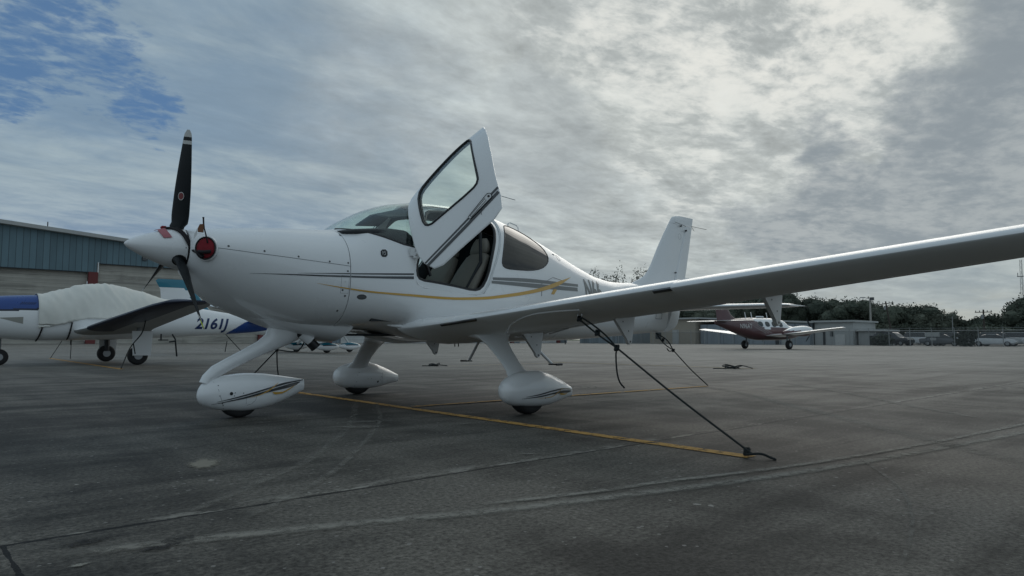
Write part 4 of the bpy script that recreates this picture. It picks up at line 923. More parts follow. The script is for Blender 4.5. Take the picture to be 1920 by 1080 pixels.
def coil(c, s_, label, seed):
    rnd = random.Random(seed); P = []
    for i in range(16):
        a = i*1.15; P.append((c[0]+s_*(.5*cos(a)*rnd.uniform(.5, 1)+.0), c[1]+s_*.45*sin(a)*rnd.uniform(.4, 1), .012+abs(.20*s_*sin(a*.8))*rnd.uniform(0, 1)))
    P = [(c[0]-.7*s_, c[1]+.5*s_, .01)]+P+[(c[0]+.8*s_, c[1]-.5*s_, .01)]
    b = MB(); b.tube(interp(P, 6), .011, 6); o = b.build('rope_coil', ROPE, None, smooth=True, ang=80); return tag(o, label, 'rope', 'loose ropes lying on the apron')
coil((9.0, 8.2), .35, 'small loose coil of dark rope lying on the apron seen below the belly', 1)
coil((13.6, 2.6), .55, 'loose dark rope bundle lying on the apron right of the tail rope', 2)
coil((25.5, -3.6), .8, 'long thin dark rope lying flat on the apron at far right', 3)

# engine inlet plug with cord, streamer and tag
pg = empty('engine_inlet_plug', (.5, -.37, 1.40), 'round red fabric plug in the cowling inlet with black cord and pink ribbon', 'engine plug')
def nrm_at(X, Z, s_): return (FL.P(X, Z, s_, .05)-FL.P(X, Z, s_, 0)).normalized()
for s_, par in ((-1, pg),):
    c = FL.P(.512, 1.402, s_, 0); nn = nrm_at(.53, 1.402, s_); e1 = nn.cross(Vector((0, 0, 1))).normalized(); e2 = e1.cross(nn)
    def disc(cc, sc_, h, n=28, rows=6):
        R_ = [[cc+nn*(-.03)+(e1*cos(a)*.078+e2*sin(a)*.086)*sc_ for a in [2*pi*k/n for k in range(n)]]]
        for i in range(rows+1):
            t = i/rows; q = cos(t*pi/2*.96); R_.append([cc+nn*(h*sin(t*pi/2))+(e1*cos(a)*.078+e2*sin(a)*.086)*sc_*(q*.35+.65 if t < .5 else (q*.35+.65)*(1-((t-.5)*2)**2*.95)) for a in [2*pi*k/n for k in range(n)]])
        return loftmesh(R_)
    v, f_ = disc(c+nn*.0, 1, .030); mk('plug_cushion', v, f_, RED, par, ang=70)
    b = MB(); b.tube([c+nn*.022+(e1*cos(a)*.080+e2*sin(a)*.088) for a in [2*pi*k/28 for k in range(30)]], .0055, 6, cap=False); b.build('plug_piping', BLACK, par, smooth=True)
    b = MB(); b.tube([c+nn*.004+(e1*cos(a)*.086+e2*sin(a)*.094) for a in [2*pi*k/32 for k in range(34)]], .009, 8, cap=False); b.build('inlet_lip', WHITE, cowl, smooth=True)
    b = MB(); b.tube(interp([c+nn*.034+e1*.05-e2*.028, c+nn*.052-e2*.034, c+nn*.034-e1*.05-e2*.028], 6), .015, 6); b.build('pull_handle', STRAP, par, smooth=True)
c = FL.P(.512, 1.402, -1, 0)
b = MB(); b.tube(interp([c+nn*.03+e2*.04+e1*-.02, c+nn*.05+e2*.10+e1*-.015, c+nn*.05+Vector((-.005, 0, .17)), c+nn*.05+Vector((-.012, 0, .245))], 5), [.006]*10+[.007]*5+[.009], 6); b.build('warning_rod', STRAP, pg, smooth=True)
def flag(pts, name, m, parent, th=.0015):
    P = [Vector(p) for p in pts]; n_ = (P[1]-P[0]).cross(P[-1]-P[0]).normalized()*th; k = len(P)
    return mk(name, [p+n_ for p in P]+[p-n_ for p in P], [tuple(range(k)), tuple(range(k, 2*k))[::-1]]+[(i, (i+1) % k, k+(i+1) % k, k+i) for i in range(k)], m, parent, smooth=False)
q = c+nn*.055
flag([q+Vector((-.005, 0, .19)), q+Vector((-.035, 0, .185)), q+Vector((-.05, 0, .15)), q+Vector((-.048, 0, .12)), q+Vector((-.004, 0, .12))], 'paper_tag', mat('tag_brown', (.20, .09, .045), .8), pg)
flag([q+Vector((-.050, 0.005, .15)), q+Vector((-.072, .006, .10)), q+Vector((-.075, .006, .06)), q+Vector((-.052, .005, .10))], 'paper_tag', WHITE2, pg)
cord = [FL.P(.512, 1.402, -1, .02)+Vector((-.02, 0, -.075)), FL.P(.478, 1.37, -1, .02)+Vector((-.01, -.01, 0)), Vector((.452, -.195, 1.405)), on_sp(.42, 1.30, .014), on_sp(.40, 1.0, .010), on_sp(.375, .72, .010), on_sp(.35, .45, .009), on_sp(.325, .22, .010), on_sp(.30, .05, .012), on_sp(.285, -.12, .014)]
b = MB(); b.tube(interp(cord, 6), .012, 6); b.tube(interp([p+Vector((.012, -.004, .010)) for p in cord[:-3]], 6), .006, 6); b.build('plug_cord', STRAP, pg, smooth=True, ang=80)
cc = on_sp(.285, -.05, .016); b = MB(); b.tube([cc+Vector((-.02, 0, .003)), cc+Vector((-.006, 0, .006)), cc+Vector((.018, -.004, .008)), cc+Vector((.03, -.004, .0))], [.007, .015, .013, .006], 8); b.build('cord_toggle', RED, pg, smooth=True)
P_ = [on_sp(.215, .0, .012), on_sp(.262, .0, .014), on_sp(.278, .35, .006), on_sp(.315, .62, .006), on_sp(.258, .72, .006), on_sp(.235, .42, .006)]
v = []; 
for t in [i/8 for i in range(9)]:
    for k in (0, 1): v.append(on_sp(.212+.058*k+.045*t+.006*sin(t*6), -.05+1.15*t, .012-.004*t+.004*sin(t*9)))
v2 = [Vector(p)+Vector((0, 0, -.002)) for p in v]; f_ = [(2*i, 2*i+1, 2*i+3, 2*i+2) for i in range(8)]
mk('warning_ribbon', v+v2, f_+[tuple(18+a for a in q_[::-1]) for q_ in f_], PINK, pg, fix=False)

# ================================================================= hangar
def clad(name, c, period, axis='X', dark=.55, var=.12, rust=0):
    m = bpy.data.materials.new(name); m.use_nodes = True; t = NT(m.node_tree)
    b = t.n('ShaderNodeBsdfPrincipled'); o = t.n('ShaderNodeOutputMaterial'); t.l(b.outputs[0], o.inputs[0])
    p = t.n('ShaderNodeNewGeometry').outputs['Position']; s = t.n('ShaderNodeSeparateXYZ'); t.l(p, s.inputs[0])
    x = t.m('DIVIDE', s.outputs['XYZ'.index(axis)], period); fr = t.m('FRACT', x)
    ln = t.m('LESS_THAN', fr, .10); cell = t.m('FLOOR', x)
    wn = t.n('ShaderNodeTexWhiteNoise', noise_dimensions='1D'); t.l(cell, wn.inputs['W'])
    k = t.m('MULTIPLY_ADD', wn.outputs[0], 2*var, 1-var); k = t.m('MULTIPLY', k, t.m('MULTIPLY_ADD', t.noise(t.mapping(p, scale=(1, 1, .3)), .8, 6, .6), .5, .75))
    k = t.m('MULTIPLY', k, t.m('SUBTRACT', 1, t.m('MULTIPLY', ln, dark)))
    cc = t.n('ShaderNodeCombineXYZ'); [t.l(k, cc.inputs[i]) for i in range(3)]
    c0 = t.vm('MULTIPLY', c, cc.outputs[0])
    if rust: c0 = t.mix(t.m('MULTIPLY', t.ss(t.noise(t.mapping(p, scale=(.25, .25, 1.6)), .7, 7, .65, .6), .50, .66), rust), c0, tuple(v*.35 for v in c))
    t.l(c0, b.inputs['Base Color']); b.inputs['Roughness'].default_value = .5
    bn = t.n('ShaderNodeBump'); bn.inputs['Strength'].default_value = .6; bn.inputs['Distance'].default_value = .05; t.l(t.m('ABSOLUTE', t.m('SUBTRACT', fr, .5)), bn.inputs['Height']); t.l(bn.outputs[0], b.inputs['Normal'])
    return m
CLB = clad('blue_grey_cladding', (.115, .19, .225), .62)
DOORB = clad('weathered_beige_door', (.40, .38, .335), .42, 'Z', .30, .10, .55)
ROOFG = mat('roof_sheet', (.42, .43, .42), .5, var=.15, vs=.5)
RUSTC = mat('rust_red_column', (.16, .035, .035), .7, var=.2, vs=1)
hg_ = empty('aircraft_hangar', (20, 85, 0), 'large blue-grey metal hangar with low gable roof and weathered beige sliding doors', 'hangar')
def roofz(x): return 13.55-.068*abs(x+4)*1.0 if True else 0
X0h, X1h = -45, 36.8; YH = 85
def zr(x): return 13.30-.0715*max(0, x-0)-.0715*max(0, -x-8)*1
b = MB()      # upper cladding: polygon columns between door heads and roof line
def wallseg(b, x0, x1, z0, yy=YH, th=.35):
    n_ = max(1, int((x1-x0)/4))
    for i in range(n_):
        a, c = x0+(x1-x0)*i/n_, x0+(x1-x0)*(i+1)/n_
        b.add([(a, yy, z0), (c, yy, z0), (c, yy, zr(c)), (a, yy, zr(a)), (a, yy+th, z0), (c, yy+th, z0), (c, yy+th, zr(c)), (a, yy+th, zr(a))], [(0, 1, 2, 3), (7, 6, 5, 4), (0, 4, 5, 1), (3, 2, 6, 7), (1, 5, 6, 2), (0, 3, 7, 4)])
wallseg(b, X0h, 17.05, 8.2); wallseg(b, 17.05, X1h, 9.25)
b.add([(X1h, YH, 0), (X1h, YH+60, 0), (X1h, YH+60, zr(X1h)), (X1h, YH, zr(X1h)), (X1h-.3, YH, 0), (X1h-.3, YH+60, 0), (X1h-.3, YH+60, zr(X1h)), (X1h-.3, YH, zr(X1h))], [(0, 1, 2, 3), (7, 6, 5, 4), (0, 3, 7, 4), (1, 5, 6, 2), (3, 2, 6, 7)])
b.build('gable_wall', CLB, hg_)
b = MB(); n_ = 20
for i in range(n_):
    a, c = X0h-.6+(X1h+1.2-X0h)*i/n_, X0h-.6+(X1h+1.2-X0h)*(i+1)/n_
    b.add([(a, YH-.9, zr(a)+.02), (c, YH-.9, zr(c)+.02), (c, YH+60, zr(c)+.02), (a, YH+60, zr(a)+.02), (a, YH-.9, zr(a)+.42), (c, YH-.9, zr(c)+.42), (c, YH+60, zr(c)+.42), (a, YH+60, zr(a)+.42)], [(0, 1, 2, 3), (7, 6, 5, 4), (0, 4, 5, 1), (3, 2, 6, 7), (1, 5, 6, 2), (0, 3, 7, 4)])
rf_ = b.build('roof', ROOFG, hg_)
for x0, x1, zt in ((X0h, -18.2, 8.15), (-17.4, 16.2, 8.15), (17.25, 36.2, 9.2)):
    n_ = max(1, round((x1-x0)/8.4))
    for i in range(n_):
        a, c = x0+(x1-x0)*i/n_, x0+(x1-x0)*(i+1)/n_; b = MB(); b.box(((a+c)/2, YH+.35+.15*(i % 2), zt/2), (c-a, .12, zt)); b.build('hangar_door', DOORB, hg_)
b = MB(); b.box((16.7, YH+.05, 4.1), (.95, .5, 8.2)); b.build('column', RUSTC, hg_)
b = MB(); b.box((36.5, YH+.05, 4.6), (.6, .5, 9.2)); b.build('column', RUSTC, hg_)
b = MB(); b.box((17.18, YH-.03, 8.75), (.12, .08, 1.2)); b.build('corner_trim', WHITE2, hg_)
b = MB(); b.box((17.3, YH-.05, 9.24), (.1, .1, .1)); b.box((27, YH-.03, 9.20), (19.5, .06, .10)); b.box((-13, YH-.03, 8.15), (59.5, .06, .10)); b.build('door_head_flashing', INT_D, hg_)
b = MB(); b.tube([(12.0, YH-.6, zr(12)+.4), (12.0, YH-.6, zr(12)+.95)], .06, 6); b.build('roof_vent_pipe', SCREW, hg_)
b = MB(); b.box((22.0, YH-.12, 10.2), (.5, .25, .5)); b.build('wall_lamp', SCREW, hg_)
# second hangar range beyond with white doors, further right
h2 = empty('hangar_row', (60, 86, 0), 'long low pale hangar row with white doors beyond the airplane belly', 'hangar')
WD = clad('white_door_panel', (.52, .53, .52), .5, 'Z', .25, .06); CLG = clad('grey_blue_cladding', (.20, .25, .285), .9)
b = MB(); b.box((68, 92, 3.2), (60, 10, 6.4)); b.build('hangar_wall', CLG, h2)
b = MB(); b.box((68, 91.5, 6.6), (61.5, 12.5, .3)); b.build('roof', ROOFG, h2)
for x in (42, 54, 66, 78, 90):
    b = MB(); b.box((x, 86.85, 2.5), (9.5, .2, 5.0)); b.build('hangar_door', WD, h2)
    b = MB(); b.box((x+5.4, 86.8, 2.6), (.8, .3, 5.2)); b.build('column', RUSTC, h2)

# ================================================================= other airplanes
def paint(o, mats, fn):
    me = o.data; me.materials.clear(); [me.materials.append(m) for m in mats]
    for p in me.polygons: p.material_index = fn(p.center, p.normal)
    return o
def hull(name, ST_, m, root, st=.08, n=48):
    L = Loft(ST_); xs = xr(ST_[0][0], ST_[-1][0], st); v, f_ = loftmesh([L.ring(x, n) for x in xs]); return L, mk(name, v, f_, m, root, ang=60)
def flat_wing(name, secs, m, root, s_, t=.13):
    return surf(name, [(Y, lx, z, ch, t if i < len(secs)-1 else t*.4, .015, 0) for i, (Y, lx, z, ch) in enumerate(secs)], 0, 1, m, root, s_, n=12)
BLUE = mat('royal_blue_paint', (.004, .050, .24), .3, coat=.25, var=.1, vs=3); NAVY = mat('navy_stripe', (.006, .012, .035), .5, coat=.1)
TEAL = mat('teal_paint', (.008, .17, .25), .3, coat=.6); MAROON = mat('maroon_paint', (.095, .036, .038), .45, coat=.6, var=.1, vs=2)
GREYL = mat('grey_underside', (.36, .37, .37), .7)  # even grey, set on downward-facing wing faces
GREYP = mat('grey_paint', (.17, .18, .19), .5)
CLOTH = mat('cream_canvas', (.72, .72, .67), .85, var=.05, vs=5, bump=.15, bs=60)
HUBM = mat('wheel_hub', (.35, .36, .37), .4, metal=.6)
def wheel(c, R, wd, root, leg_top=None, leg_r=.035, hub=True):
    o = tyre(c, R, wd, 'wheel', root)
    if hub:
        b = MB(); b.tube([(c[0], c[1]-wd/2-.004, c[2]), (c[0], c[1]+wd/2+.004, c[2])], R*.42, 16); b.build('rim', HUBM, o)
    if leg_top:
        b = MB(); b.tube([leg_top, (c[0], leg_top[1], c[2])], leg_r, 8); b.tube([(c[0], leg_top[1], c[2]), c], leg_r*.6, 8); b.build('landing_gear_leg', GREYP, root, smooth=True)
def prop(c, R, n, root, ph, m=BLADE, sgn=1):
    for k in range(n):
        a = ph+2*pi*k/n; up = Vector((0, -sin(a), cos(a))); tn = Vector((0, -cos(a), -sin(a))); ax = Vector((1, 0, 0)); rings = []
        for i in range(9):
            t = i/8; R_ = .06+(R-.06)*t; ch = R*pch([0, .3, .8, 1], [.07, .16, .12, .04], t); tw_ = radians(55-35*t); cd = tn*cos(tw_)+ax*sin(tw_); nd = cd.cross(up)
            rings.append([Vector(c)+up*R_+cd*ch/2*cos(q)+nd*ch*.07*sin(q) for q in [2*pi*j/8 for j in range(8)]])
        v, f_ = loftmesh(rings); mk('propeller_blade', v, f_, m, root, ang=60)
from mathutils import noise as mnoise
# ---- blue and white airplane under a cover
p2 = empty('covered_airplane', (0, 0, 0), 'blue and white low-wing airplane at left with a cream canopy cover and lettering 2161J', 'airplane')
S2 = [(-.28, 1.30, 1.12, .10, 1.21, 2, 2), (-.1, 1.52, .92, .36, 1.20, 2, 2), (.2, 1.62, .78, .46, 1.18, 2.2, 2.2), (.7, 1.70, .67, .53, 1.16, 2.4, 2.3), (1.4, 1.755, .615, .565, 1.14, 2.5, 2.5), (1.7, 1.77, .605, .575, 1.13, 2.5, 2.6), (2.1, 1.90, .61, .58, 1.12, 2.2, 2.8),
      (2.55, 2.04, .62, .58, 1.12, 2.1, 2.8), (2.95, 2.09, .63, .58, 1.12, 2.1, 2.8), (3.4, 2.07, .64, .57, 1.12, 2.1, 2.6), (4.0, 1.93, .66, .52, 1.12, 2.1, 2.4), (4.6, 1.76, .69, .45, 1.11, 2.1, 2.3), (5.3, 1.60, .73, .37, 1.10, 2.1, 2.2), (6.2, 1.46, .79, .27, 1.09, 2, 2.1), (7.2, 1.33, .87, .15, 1.09, 2, 2), (7.9, 1.26, .98, .05, 1.10, 2, 2)]
L2, h_ = hull('fuselage', S2, [WHITE], p2, .03, 160)
def f2(c, n):
    if c.x < 1.58: return 1 if c.z > 1.32+.10*(c.x/1.6) else (2 if c.z > 1.27+.10*(c.x/1.6) and c.x > .3 else 0)
    if c.x > 6.33 and c.z < .84+(c.x-6.33)*.62: return 1
    return 0
paint(h_, [WHITE, BLUE, NAVY], f2)
ribbon(L2, [(6.62, 1.12, 1.11), (6.9, 1.20, 1.18), (7.1, 1.27, 1.265)], 'accent_stripe', WHITE, h_, off=.006)
text_on(L2, '2161J', 5.35, .96, .42, 'registration_marking', LETTER, h_, shear=.25, wscale=1.0, off=.006, bold=.012)
for s_ in (-1, 1):
    o = patch(L2, [(.75, 1.16), (1.25, 1.19), (1.25, 1.02), (1.1, 1.06)], 'cowl_vent', mat('vent_grey', (.30, .30, .27), .6) if s_ < 0 else bpy.data.materials['vent_grey'], h_, side=s_, off=.004, rings=2)  # flat grey patch marks the vent
for k in range(7):
    line_on(L2, [(1.18+.045*k, 1.50), (1.24+.045*k, 1.56)], .006, 'louvre', NAVY, h_, off=.003)
v, f_ = loftmesh([[(x, -r_*cos(a), 1.21+r_*sin(a)) for a in [2*pi*k/24 for k in range(24)]] for x, r_ in ((-.62, .01), (-.55, .06), (-.42, .12), (-.29, .16))]); mk('spinner', v, f_, WHITE, p2, ang=60)
prop((-.36, 0, 1.21), .95, 2, p2, 1.35)
for s_ in (-1, 1):
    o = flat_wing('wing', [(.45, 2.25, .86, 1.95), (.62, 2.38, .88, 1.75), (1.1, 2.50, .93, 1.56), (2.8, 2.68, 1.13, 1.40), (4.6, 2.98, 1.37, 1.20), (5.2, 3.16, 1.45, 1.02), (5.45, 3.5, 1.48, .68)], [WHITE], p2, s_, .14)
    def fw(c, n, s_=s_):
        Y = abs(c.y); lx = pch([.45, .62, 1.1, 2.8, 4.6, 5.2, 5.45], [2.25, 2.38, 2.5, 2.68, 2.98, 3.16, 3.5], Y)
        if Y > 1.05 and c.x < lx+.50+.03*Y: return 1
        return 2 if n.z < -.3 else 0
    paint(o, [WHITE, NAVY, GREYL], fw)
    flat_wing('tailplane', [(.08, 6.95, 1.20, .80), (1.7, 7.1, 1.20, .68), (1.85, 7.3, 1.2, .4)], WHITE, p2, s_, .10)
    wheel((3.56, s_*1.64, .235), .235, .17, p2, (3.56, s_*(1.64-.05*0), .95), .05)
    b = MB(); b.box((3.62, s_*1.78, .55), (.42, .02, .62), taper=1.15); b.build('gear_door', WHITE2, p2)
b = MB(); b.tube([(3.56, 1.64, .9), (3.56, 1.60, .3)], .08, 10); b.build('gear_strut', BLACK, p2)
wheel((.86, 0, .20), .20, .15, p2, (.86, 0, .75), .04)
R_ = []
for z, lx, tx, th in ((1.2, 6.3, 7.75, .07), (1.35, 6.75, 7.8, .07), (1.7, 7.0, 7.85, .06), (2.3, 7.3, 7.95, .045), (2.42, 7.45, 7.93, .02)):
    R_.append([(lx+(tx-lx)*c, (tx-lx)*h, z) for c, h in foil(0, 1, .1, 0, 10)])
v, f_ = loftmesh(R_); mk('tail_fin', v, f_, BLUE, p2, ang=50)
b = MB(); b.box((4.25, -1.1, .70), (.03, .04, .18)); b.box((4.35, -.95, .63), (.25, .03, .03)); b.build('boarding_step', BLACK, p2)
b = MB(); b.tube([(2.35, -.15, .64), (2.35, -.15, .50)], .02, 6); b.build('belly_drain', BLACK, p2)
p2.location = (0, 15.15, 0)
# canopy cover: draped cloth
cv = []; NX, NV = 76, 72
for i in range(NX+1):
    X = 1.56+3.75*i/NX; zlo = pch([1.56, 1.75, 2.1, 2.6, 3.3, 4.2, 5.31], [.92, .95, 1.03, 1.15, 1.19, 1.25, 1.42], X)
    R_ = [Vector(p) for p in L2.ring(X, 240, -.018)]; R_ = [p for p in R_ if p.z >= zlo]; R_.sort(key=lambda p: math.atan2(p.z-1.0, p.y))
    for k in range(NV+1):
        q = k/NV*(len(R_)-1); a, b_ = R_[int(q)], R_[min(int(q)+1, len(R_)-1)]; p = a.lerp(b_, q-int(q))
        n_ = Vector((0, p.y, (p.z-1.1)*.8)).normalized(); th = (p.z-zlo)/1.1
        fold = .010*math.exp(-((X-2.1-.35*(1-th))/.22)**2)*sin(34*(X+.30*th))+.008*math.exp(-((X-3.0-.05*th)/.28)**2)*sin(40*(X+.12*th*th))+.006*math.exp(-((X-3.9)/.3)**2)*sin(36*(X-.25*th))+.035*mnoise.noise(Vector((X*2.6, th*2.0, 1)))+.050*abs(mnoise.noise(Vector((X*5+th*2.5, th*1.6, 4))))+.010*mnoise.noise(Vector((X*11-th*4, th*2.5, 9)))
        fold += .012*math.exp(-((X-1.75-.55*(1-th))/.07)**2)
        cv.append(p+n_*(fold+.006))
f_ = [(i*(NV+1)+k, i*(NV+1)+k+1, (i+1)*(NV+1)+k+1, (i+1)*(NV+1)+k) for i in range(NX) for k in range(NV)]
o = mk('canopy_cover', [p+Vector((0, 15.15, 0)) for p in cv], f_, CLOTH, None, ang=60)
tag(o, 'cream canvas canopy cover draped over the cabin of the blue and white airplane', 'cover')
md = o.modifiers.new('s', 'SOLIDIFY'); md.thickness = .006; md.offset = 1
LW = Loft(S2, 15.15)
for x0, x1 in ((1.66, 1.58), (2.28, 2.22)):
    b = MB(); pts = [LW.P(x0+(x1-x0)*t, .98+(.1 if x0 > 2 else 0)-(.36 if x0 < 2 else .42)*t, -1, .022) for t in [0, .3, .6, .85, 1]]; b.tube(pts, .018, 6); b.build('cover_strap', STRAP, o)
G2 = 'tie-down ropes of the covered airplane'
rope('tie_down_rope', [[(3.0, 18.6, 1.05), (2.9, 21.2, .01)], [(3.0, 18.6, 1.05), (3.02, 18.7, .5), (3.0, 18.6, .05)]], 'thin slack rope under the far wing of the covered airplane, slanting down leftwards', G2, .010)
rope('tie_down_rope', [[(3.35, 12.1, 1.12), (3.3, 12.2, .8), (3.1, 12.35, .45), (2.62, 11.05, .02)], [(3.15, 12.3, .55), (3.2, 12.3, .3)]], 'dark rope hanging beside the wheel with the white gear door', G2, .014)
rope('tie_down_rope', [[(6.3, 15.0, .80), (6.9, 14.6, .02)], [(6.35, 15.0, .6), (6.3, 15.0, .28)]], 'short thin rope under the rear fuselage lettered 2161J', G2, .012)
rope('tie_down_rope', [[(4.4, 13.6, .78), (4.45, 13.5, .62), (4.3, 13.5, .58)], [(4.45, 13.5, .62), (4.5, 13.5, .2)]], 'short dark strap dangling below the trailing edge of the covered airplane wing', G2, .02)
# ---- teal and white airplane beyond, nose to the right
p3 = empty('teal_airplane', (0, 0, 0), 'white and teal airplane with wheel fairings, mostly hidden behind the nearest airplane', 'airplane')
S3 = [(0, 1.35, 1.25, .05, 1.3, 2, 2), (.3, 1.6, 1.05, .35, 1.3, 2, 2), (.9, 1.70, .90, .55, 1.28, 2.3, 2.2), (1.7, 1.75, .80, .6, 1.25, 2.4, 2.4), (2.6, 2.1, .74, .62, 1.2, 2.2, 2.6), (3.4, 2.15, .74, .62, 1.2, 2.2, 2.6), (4.6, 1.9, .78, .52, 1.2, 2.2, 2.4), (6.2, 1.62, .90, .34, 1.22, 2, 2.1), (8.2, 1.5, 1.12, .12, 1.3, 2, 2), (9.2, 1.45, 1.25, .05, 1.35, 2, 2)]
L3_, h_ = hull('fuselage', S3, [WHITE, TEAL], p3, .1, 32)
paint(h_, [WHITE, TEAL], lambda c, n: 1 if (c.z > 1.55 and c.x > 5) or abs(c.z-1.15) < .08 else 0)
for s_ in (-1, 1):
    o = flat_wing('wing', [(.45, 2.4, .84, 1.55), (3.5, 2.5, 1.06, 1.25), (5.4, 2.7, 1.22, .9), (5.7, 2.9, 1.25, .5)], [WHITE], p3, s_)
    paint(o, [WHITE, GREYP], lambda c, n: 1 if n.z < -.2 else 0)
    flat_wing('tailplane', [(.05, 8.0, 1.45, .9), (1.9, 8.2, 1.45, .7), (2.0, 8.4, 1.45, .4)], WHITE, p3, s_, .1)
def pant3(x, y):
    Lp = Loft([(x-.62, .34, .27, .02, .3, 2, 2), (x-.55, .40, .22, .09, .3, 2, 2), (x-.3, .47, .14, .15, .29, 2, 2.2), (x, .50, .10, .17, .28, 2, 2.4), (x+.3, .46, .14, .13, .28, 2, 2.2), (x+.62, .38, .24, .03, .3, 2, 2)], y)
    v, f_ = loftmesh([Lp.ring(xx, 24) for xx in xr(x-.62, x+.62, .06)]); o = mk('wheel_fairing', v, f_, [WHITE], p3, ang=60)
    paint(o, [WHITE, TEAL, NAVY], lambda c, n: 1 if c.z > .385 else (2 if .35 < c.z < .368 and c.x < x+.3 else 0))
    tyre((x, y, .19), .19, .14, 'tyre', o)
pant3(.95+.0, 0); pant3(3.05, -1.6); pant3(3.05, 1.6)
for s_ in (-1, 1):
    b = MB(); b.tube([(3.05, s_*.6, .85), (3.05, s_*1.5, .42)], .06, 8); b.build('gear_leg', WHITE, p3, smooth=True)
b = MB(); b.tube([(1.4, 0, .95), (1.0, 0, .45)], .05, 8); b.build('gear_leg', WHITE, p3, smooth=True)
R_ = []
for z, lx, tx in ((1.35, 7.4, 9.85), (1.7, 7.75, 9.9), (2.2, 8.15, 9.95), (2.75, 8.6, 10.0), (3.12, 8.95, 10.2), (3.2, 9.1, 10.1)):
    R_.append([(lx+(tx-lx)*c, (tx-lx)*h, z) for c, h in foil(0, 1, .09, 0, 14)])
v, f_ = loftmesh([[tuple(Vector(a).lerp(Vector(b_), t)) for a, b_ in zip(r1, r2)] for r1, r2 in zip(R_[:-1], R_[1:]) for t in (0, .25, .5, .75)]+[R_[-1]])
o = mk('tail_fin', v, f_, [TEAL], p3, ang=50)
paint(o, [TEAL, WHITE], lambda c, n: 1 if c.z < 2.84-.16*max(0, 9.6-c.x)**2 and c.x > 8.75 else 0)
v, f_ = loftmesh([[(x, -r_*cos(a), 1.3+r_*sin(a)) for a in [2*pi*k/16 for k in range(16)]] for x, r_ in ((-.3, .01), (-.2, .1), (.04, .16))]); mk('spinner', v, f_, WHITE, p3, ang=60)
p3.rotation_euler = (0, 0, pi); p3.location = (17.45, 25.8, 0)
# ---- maroon twin far right
p4 = empty('maroon_twin_airplane', (0, 0, 0), 'maroon and white twin-engine airplane far off under the wing, lettered N96AT', 'airplane')
S4 = [(0, 1.35, 1.15, .06, 1.25, 2, 2), (.4, 1.55, .95, .28, 1.25, 2, 2), (1.3, 1.72, .78, .50, 1.22, 2.2, 2.2), (2.0, 1.85, .72, .60, 1.22, 2.3, 2.3), (2.6, 2.20, .68, .64, 1.22, 2.3, 2.5), (3.4, 2.32, .66, .65, 1.24, 2.3, 2.6), (5.2, 2.32, .66, .65, 1.26, 2.3, 2.6), (6.4, 2.30, .80, .58, 1.38, 2.2, 2.4), (7.8, 2.22, 1.15, .38, 1.62, 2.1, 2.2), (9.2, 2.12, 1.55, .18, 1.82, 2, 2), (10.0, 2.05, 1.78, .06, 1.92, 2, 2)]
L4, h_ = hull('fuselage', S4, [MAROON], p4, .12, 40)
paint(h_, [MAROON, WHITE], lambda c, n: 1 if (c.z > 1.55+.0*c.x and 1.5 < c.x < 6.1-(2.1-min(c.z, 2.1))*1.4) or c.z > 2.24 else 0)
for s_ in (-1, 1):
    text_on(L4, 'N96AT', 7.75 if s_ > 0 else 6.6, 1.52, .48, 'registration_marking', BTIP, h_, side=s_, off=.01, mirror=s_ > 0, wscale=.8)
    for k in range(4):
        x0 = 3.05+.78*k; patch(L4, smooth_poly([(x0, 1.66), (x0+.52, 1.66), (x0+.52, 2.04), (x0, 2.04)], 1), 'cabin_window', mat('far_window', (.03, .04, .045), .15) if (s_ < 0 and k == 0) else bpy.data.materials['far_window'], h_, side=s_, off=.01, rings=2)
    for k in range(3): ribbon(L4, [(4.5+.35*k, 1.20, 1.18), (5.4+.35*k, 1.55, 1.53), (6.3+.35*k, 2.0, 1.98)], 'accent_stripe', BTIP, h_, side=s_, off=.012, seg=.15)
    o = flat_wing('wing', [(.5, 2.9, .98, 2.3), (1.6, 3.3, 1.05, 1.85), (6.0, 3.75, 1.50, 1.1), (6.2, 4.0, 1.53, .6)], WHITE, p4, s_, .13)
    flat_wing('tailplane', [(.1, 8.9, 2.02, 1.15), (2.7, 9.15, 2.02, .8), (2.8, 9.4, 2.02, .4)], WHITE, p4, s_, .09)
    Ln = Loft([(1.55, 1.52, 1.25, .12, 1.38, 2, 2), (1.75, 1.66, 1.08, .30, 1.38, 2, 2), (2.5, 1.74, .95, .38, 1.36, 2.2, 2.2), (3.6, 1.66, .95, .36, 1.3, 2, 2), (5.0, 1.30, 1.05, .10, 1.18, 2, 2)], s_*1.95)
    v, f_ = loftmesh([Ln.ring(x, 28) for x in xr(1.55, 5.0, .12)]); o = mk('engine_nacelle', v, f_, [WHITE], p4, ang=60); paint(o, [WHITE, MAROON], lambda c, n: 1 if c.z < 1.36 else 0)
    b = MB(); b.tube([(1.2, s_*1.95, 1.38), (1.4, s_*1.95, 1.38), (1.56, s_*1.95, 1.38)], [.02, .09, .13], 14); b.build('spinner', WHITE, p4, smooth=True)
    prop((1.42, s_*1.95, 1.38), 1.0, 3, p4, .45)
    wheel((4.3, s_*1.95, .33), .33, .24, p4, (4.3, s_*1.80, 1.1), .06)
wheel((1.4, 0, .26), .26, .18, p4, (1.4, 0, .95), .05)
R_ = []
for z, lx, tx in ((1.95, 7.0, 9.75), (2.2, 7.75, 9.8), (2.5, 8.25, 9.85), (3.0, 8.65, 9.95), (3.75, 9.1, 10.1), (3.9, 9.3, 10.05)): R_.append([(lx+(tx-lx)*c, (tx-lx)*h, z) for c, h in foil(0, 1, .09, 0, 10)])
v, f_ = loftmesh(R_); mk('tail_fin', v, f_, MAROON, p4, ang=50)
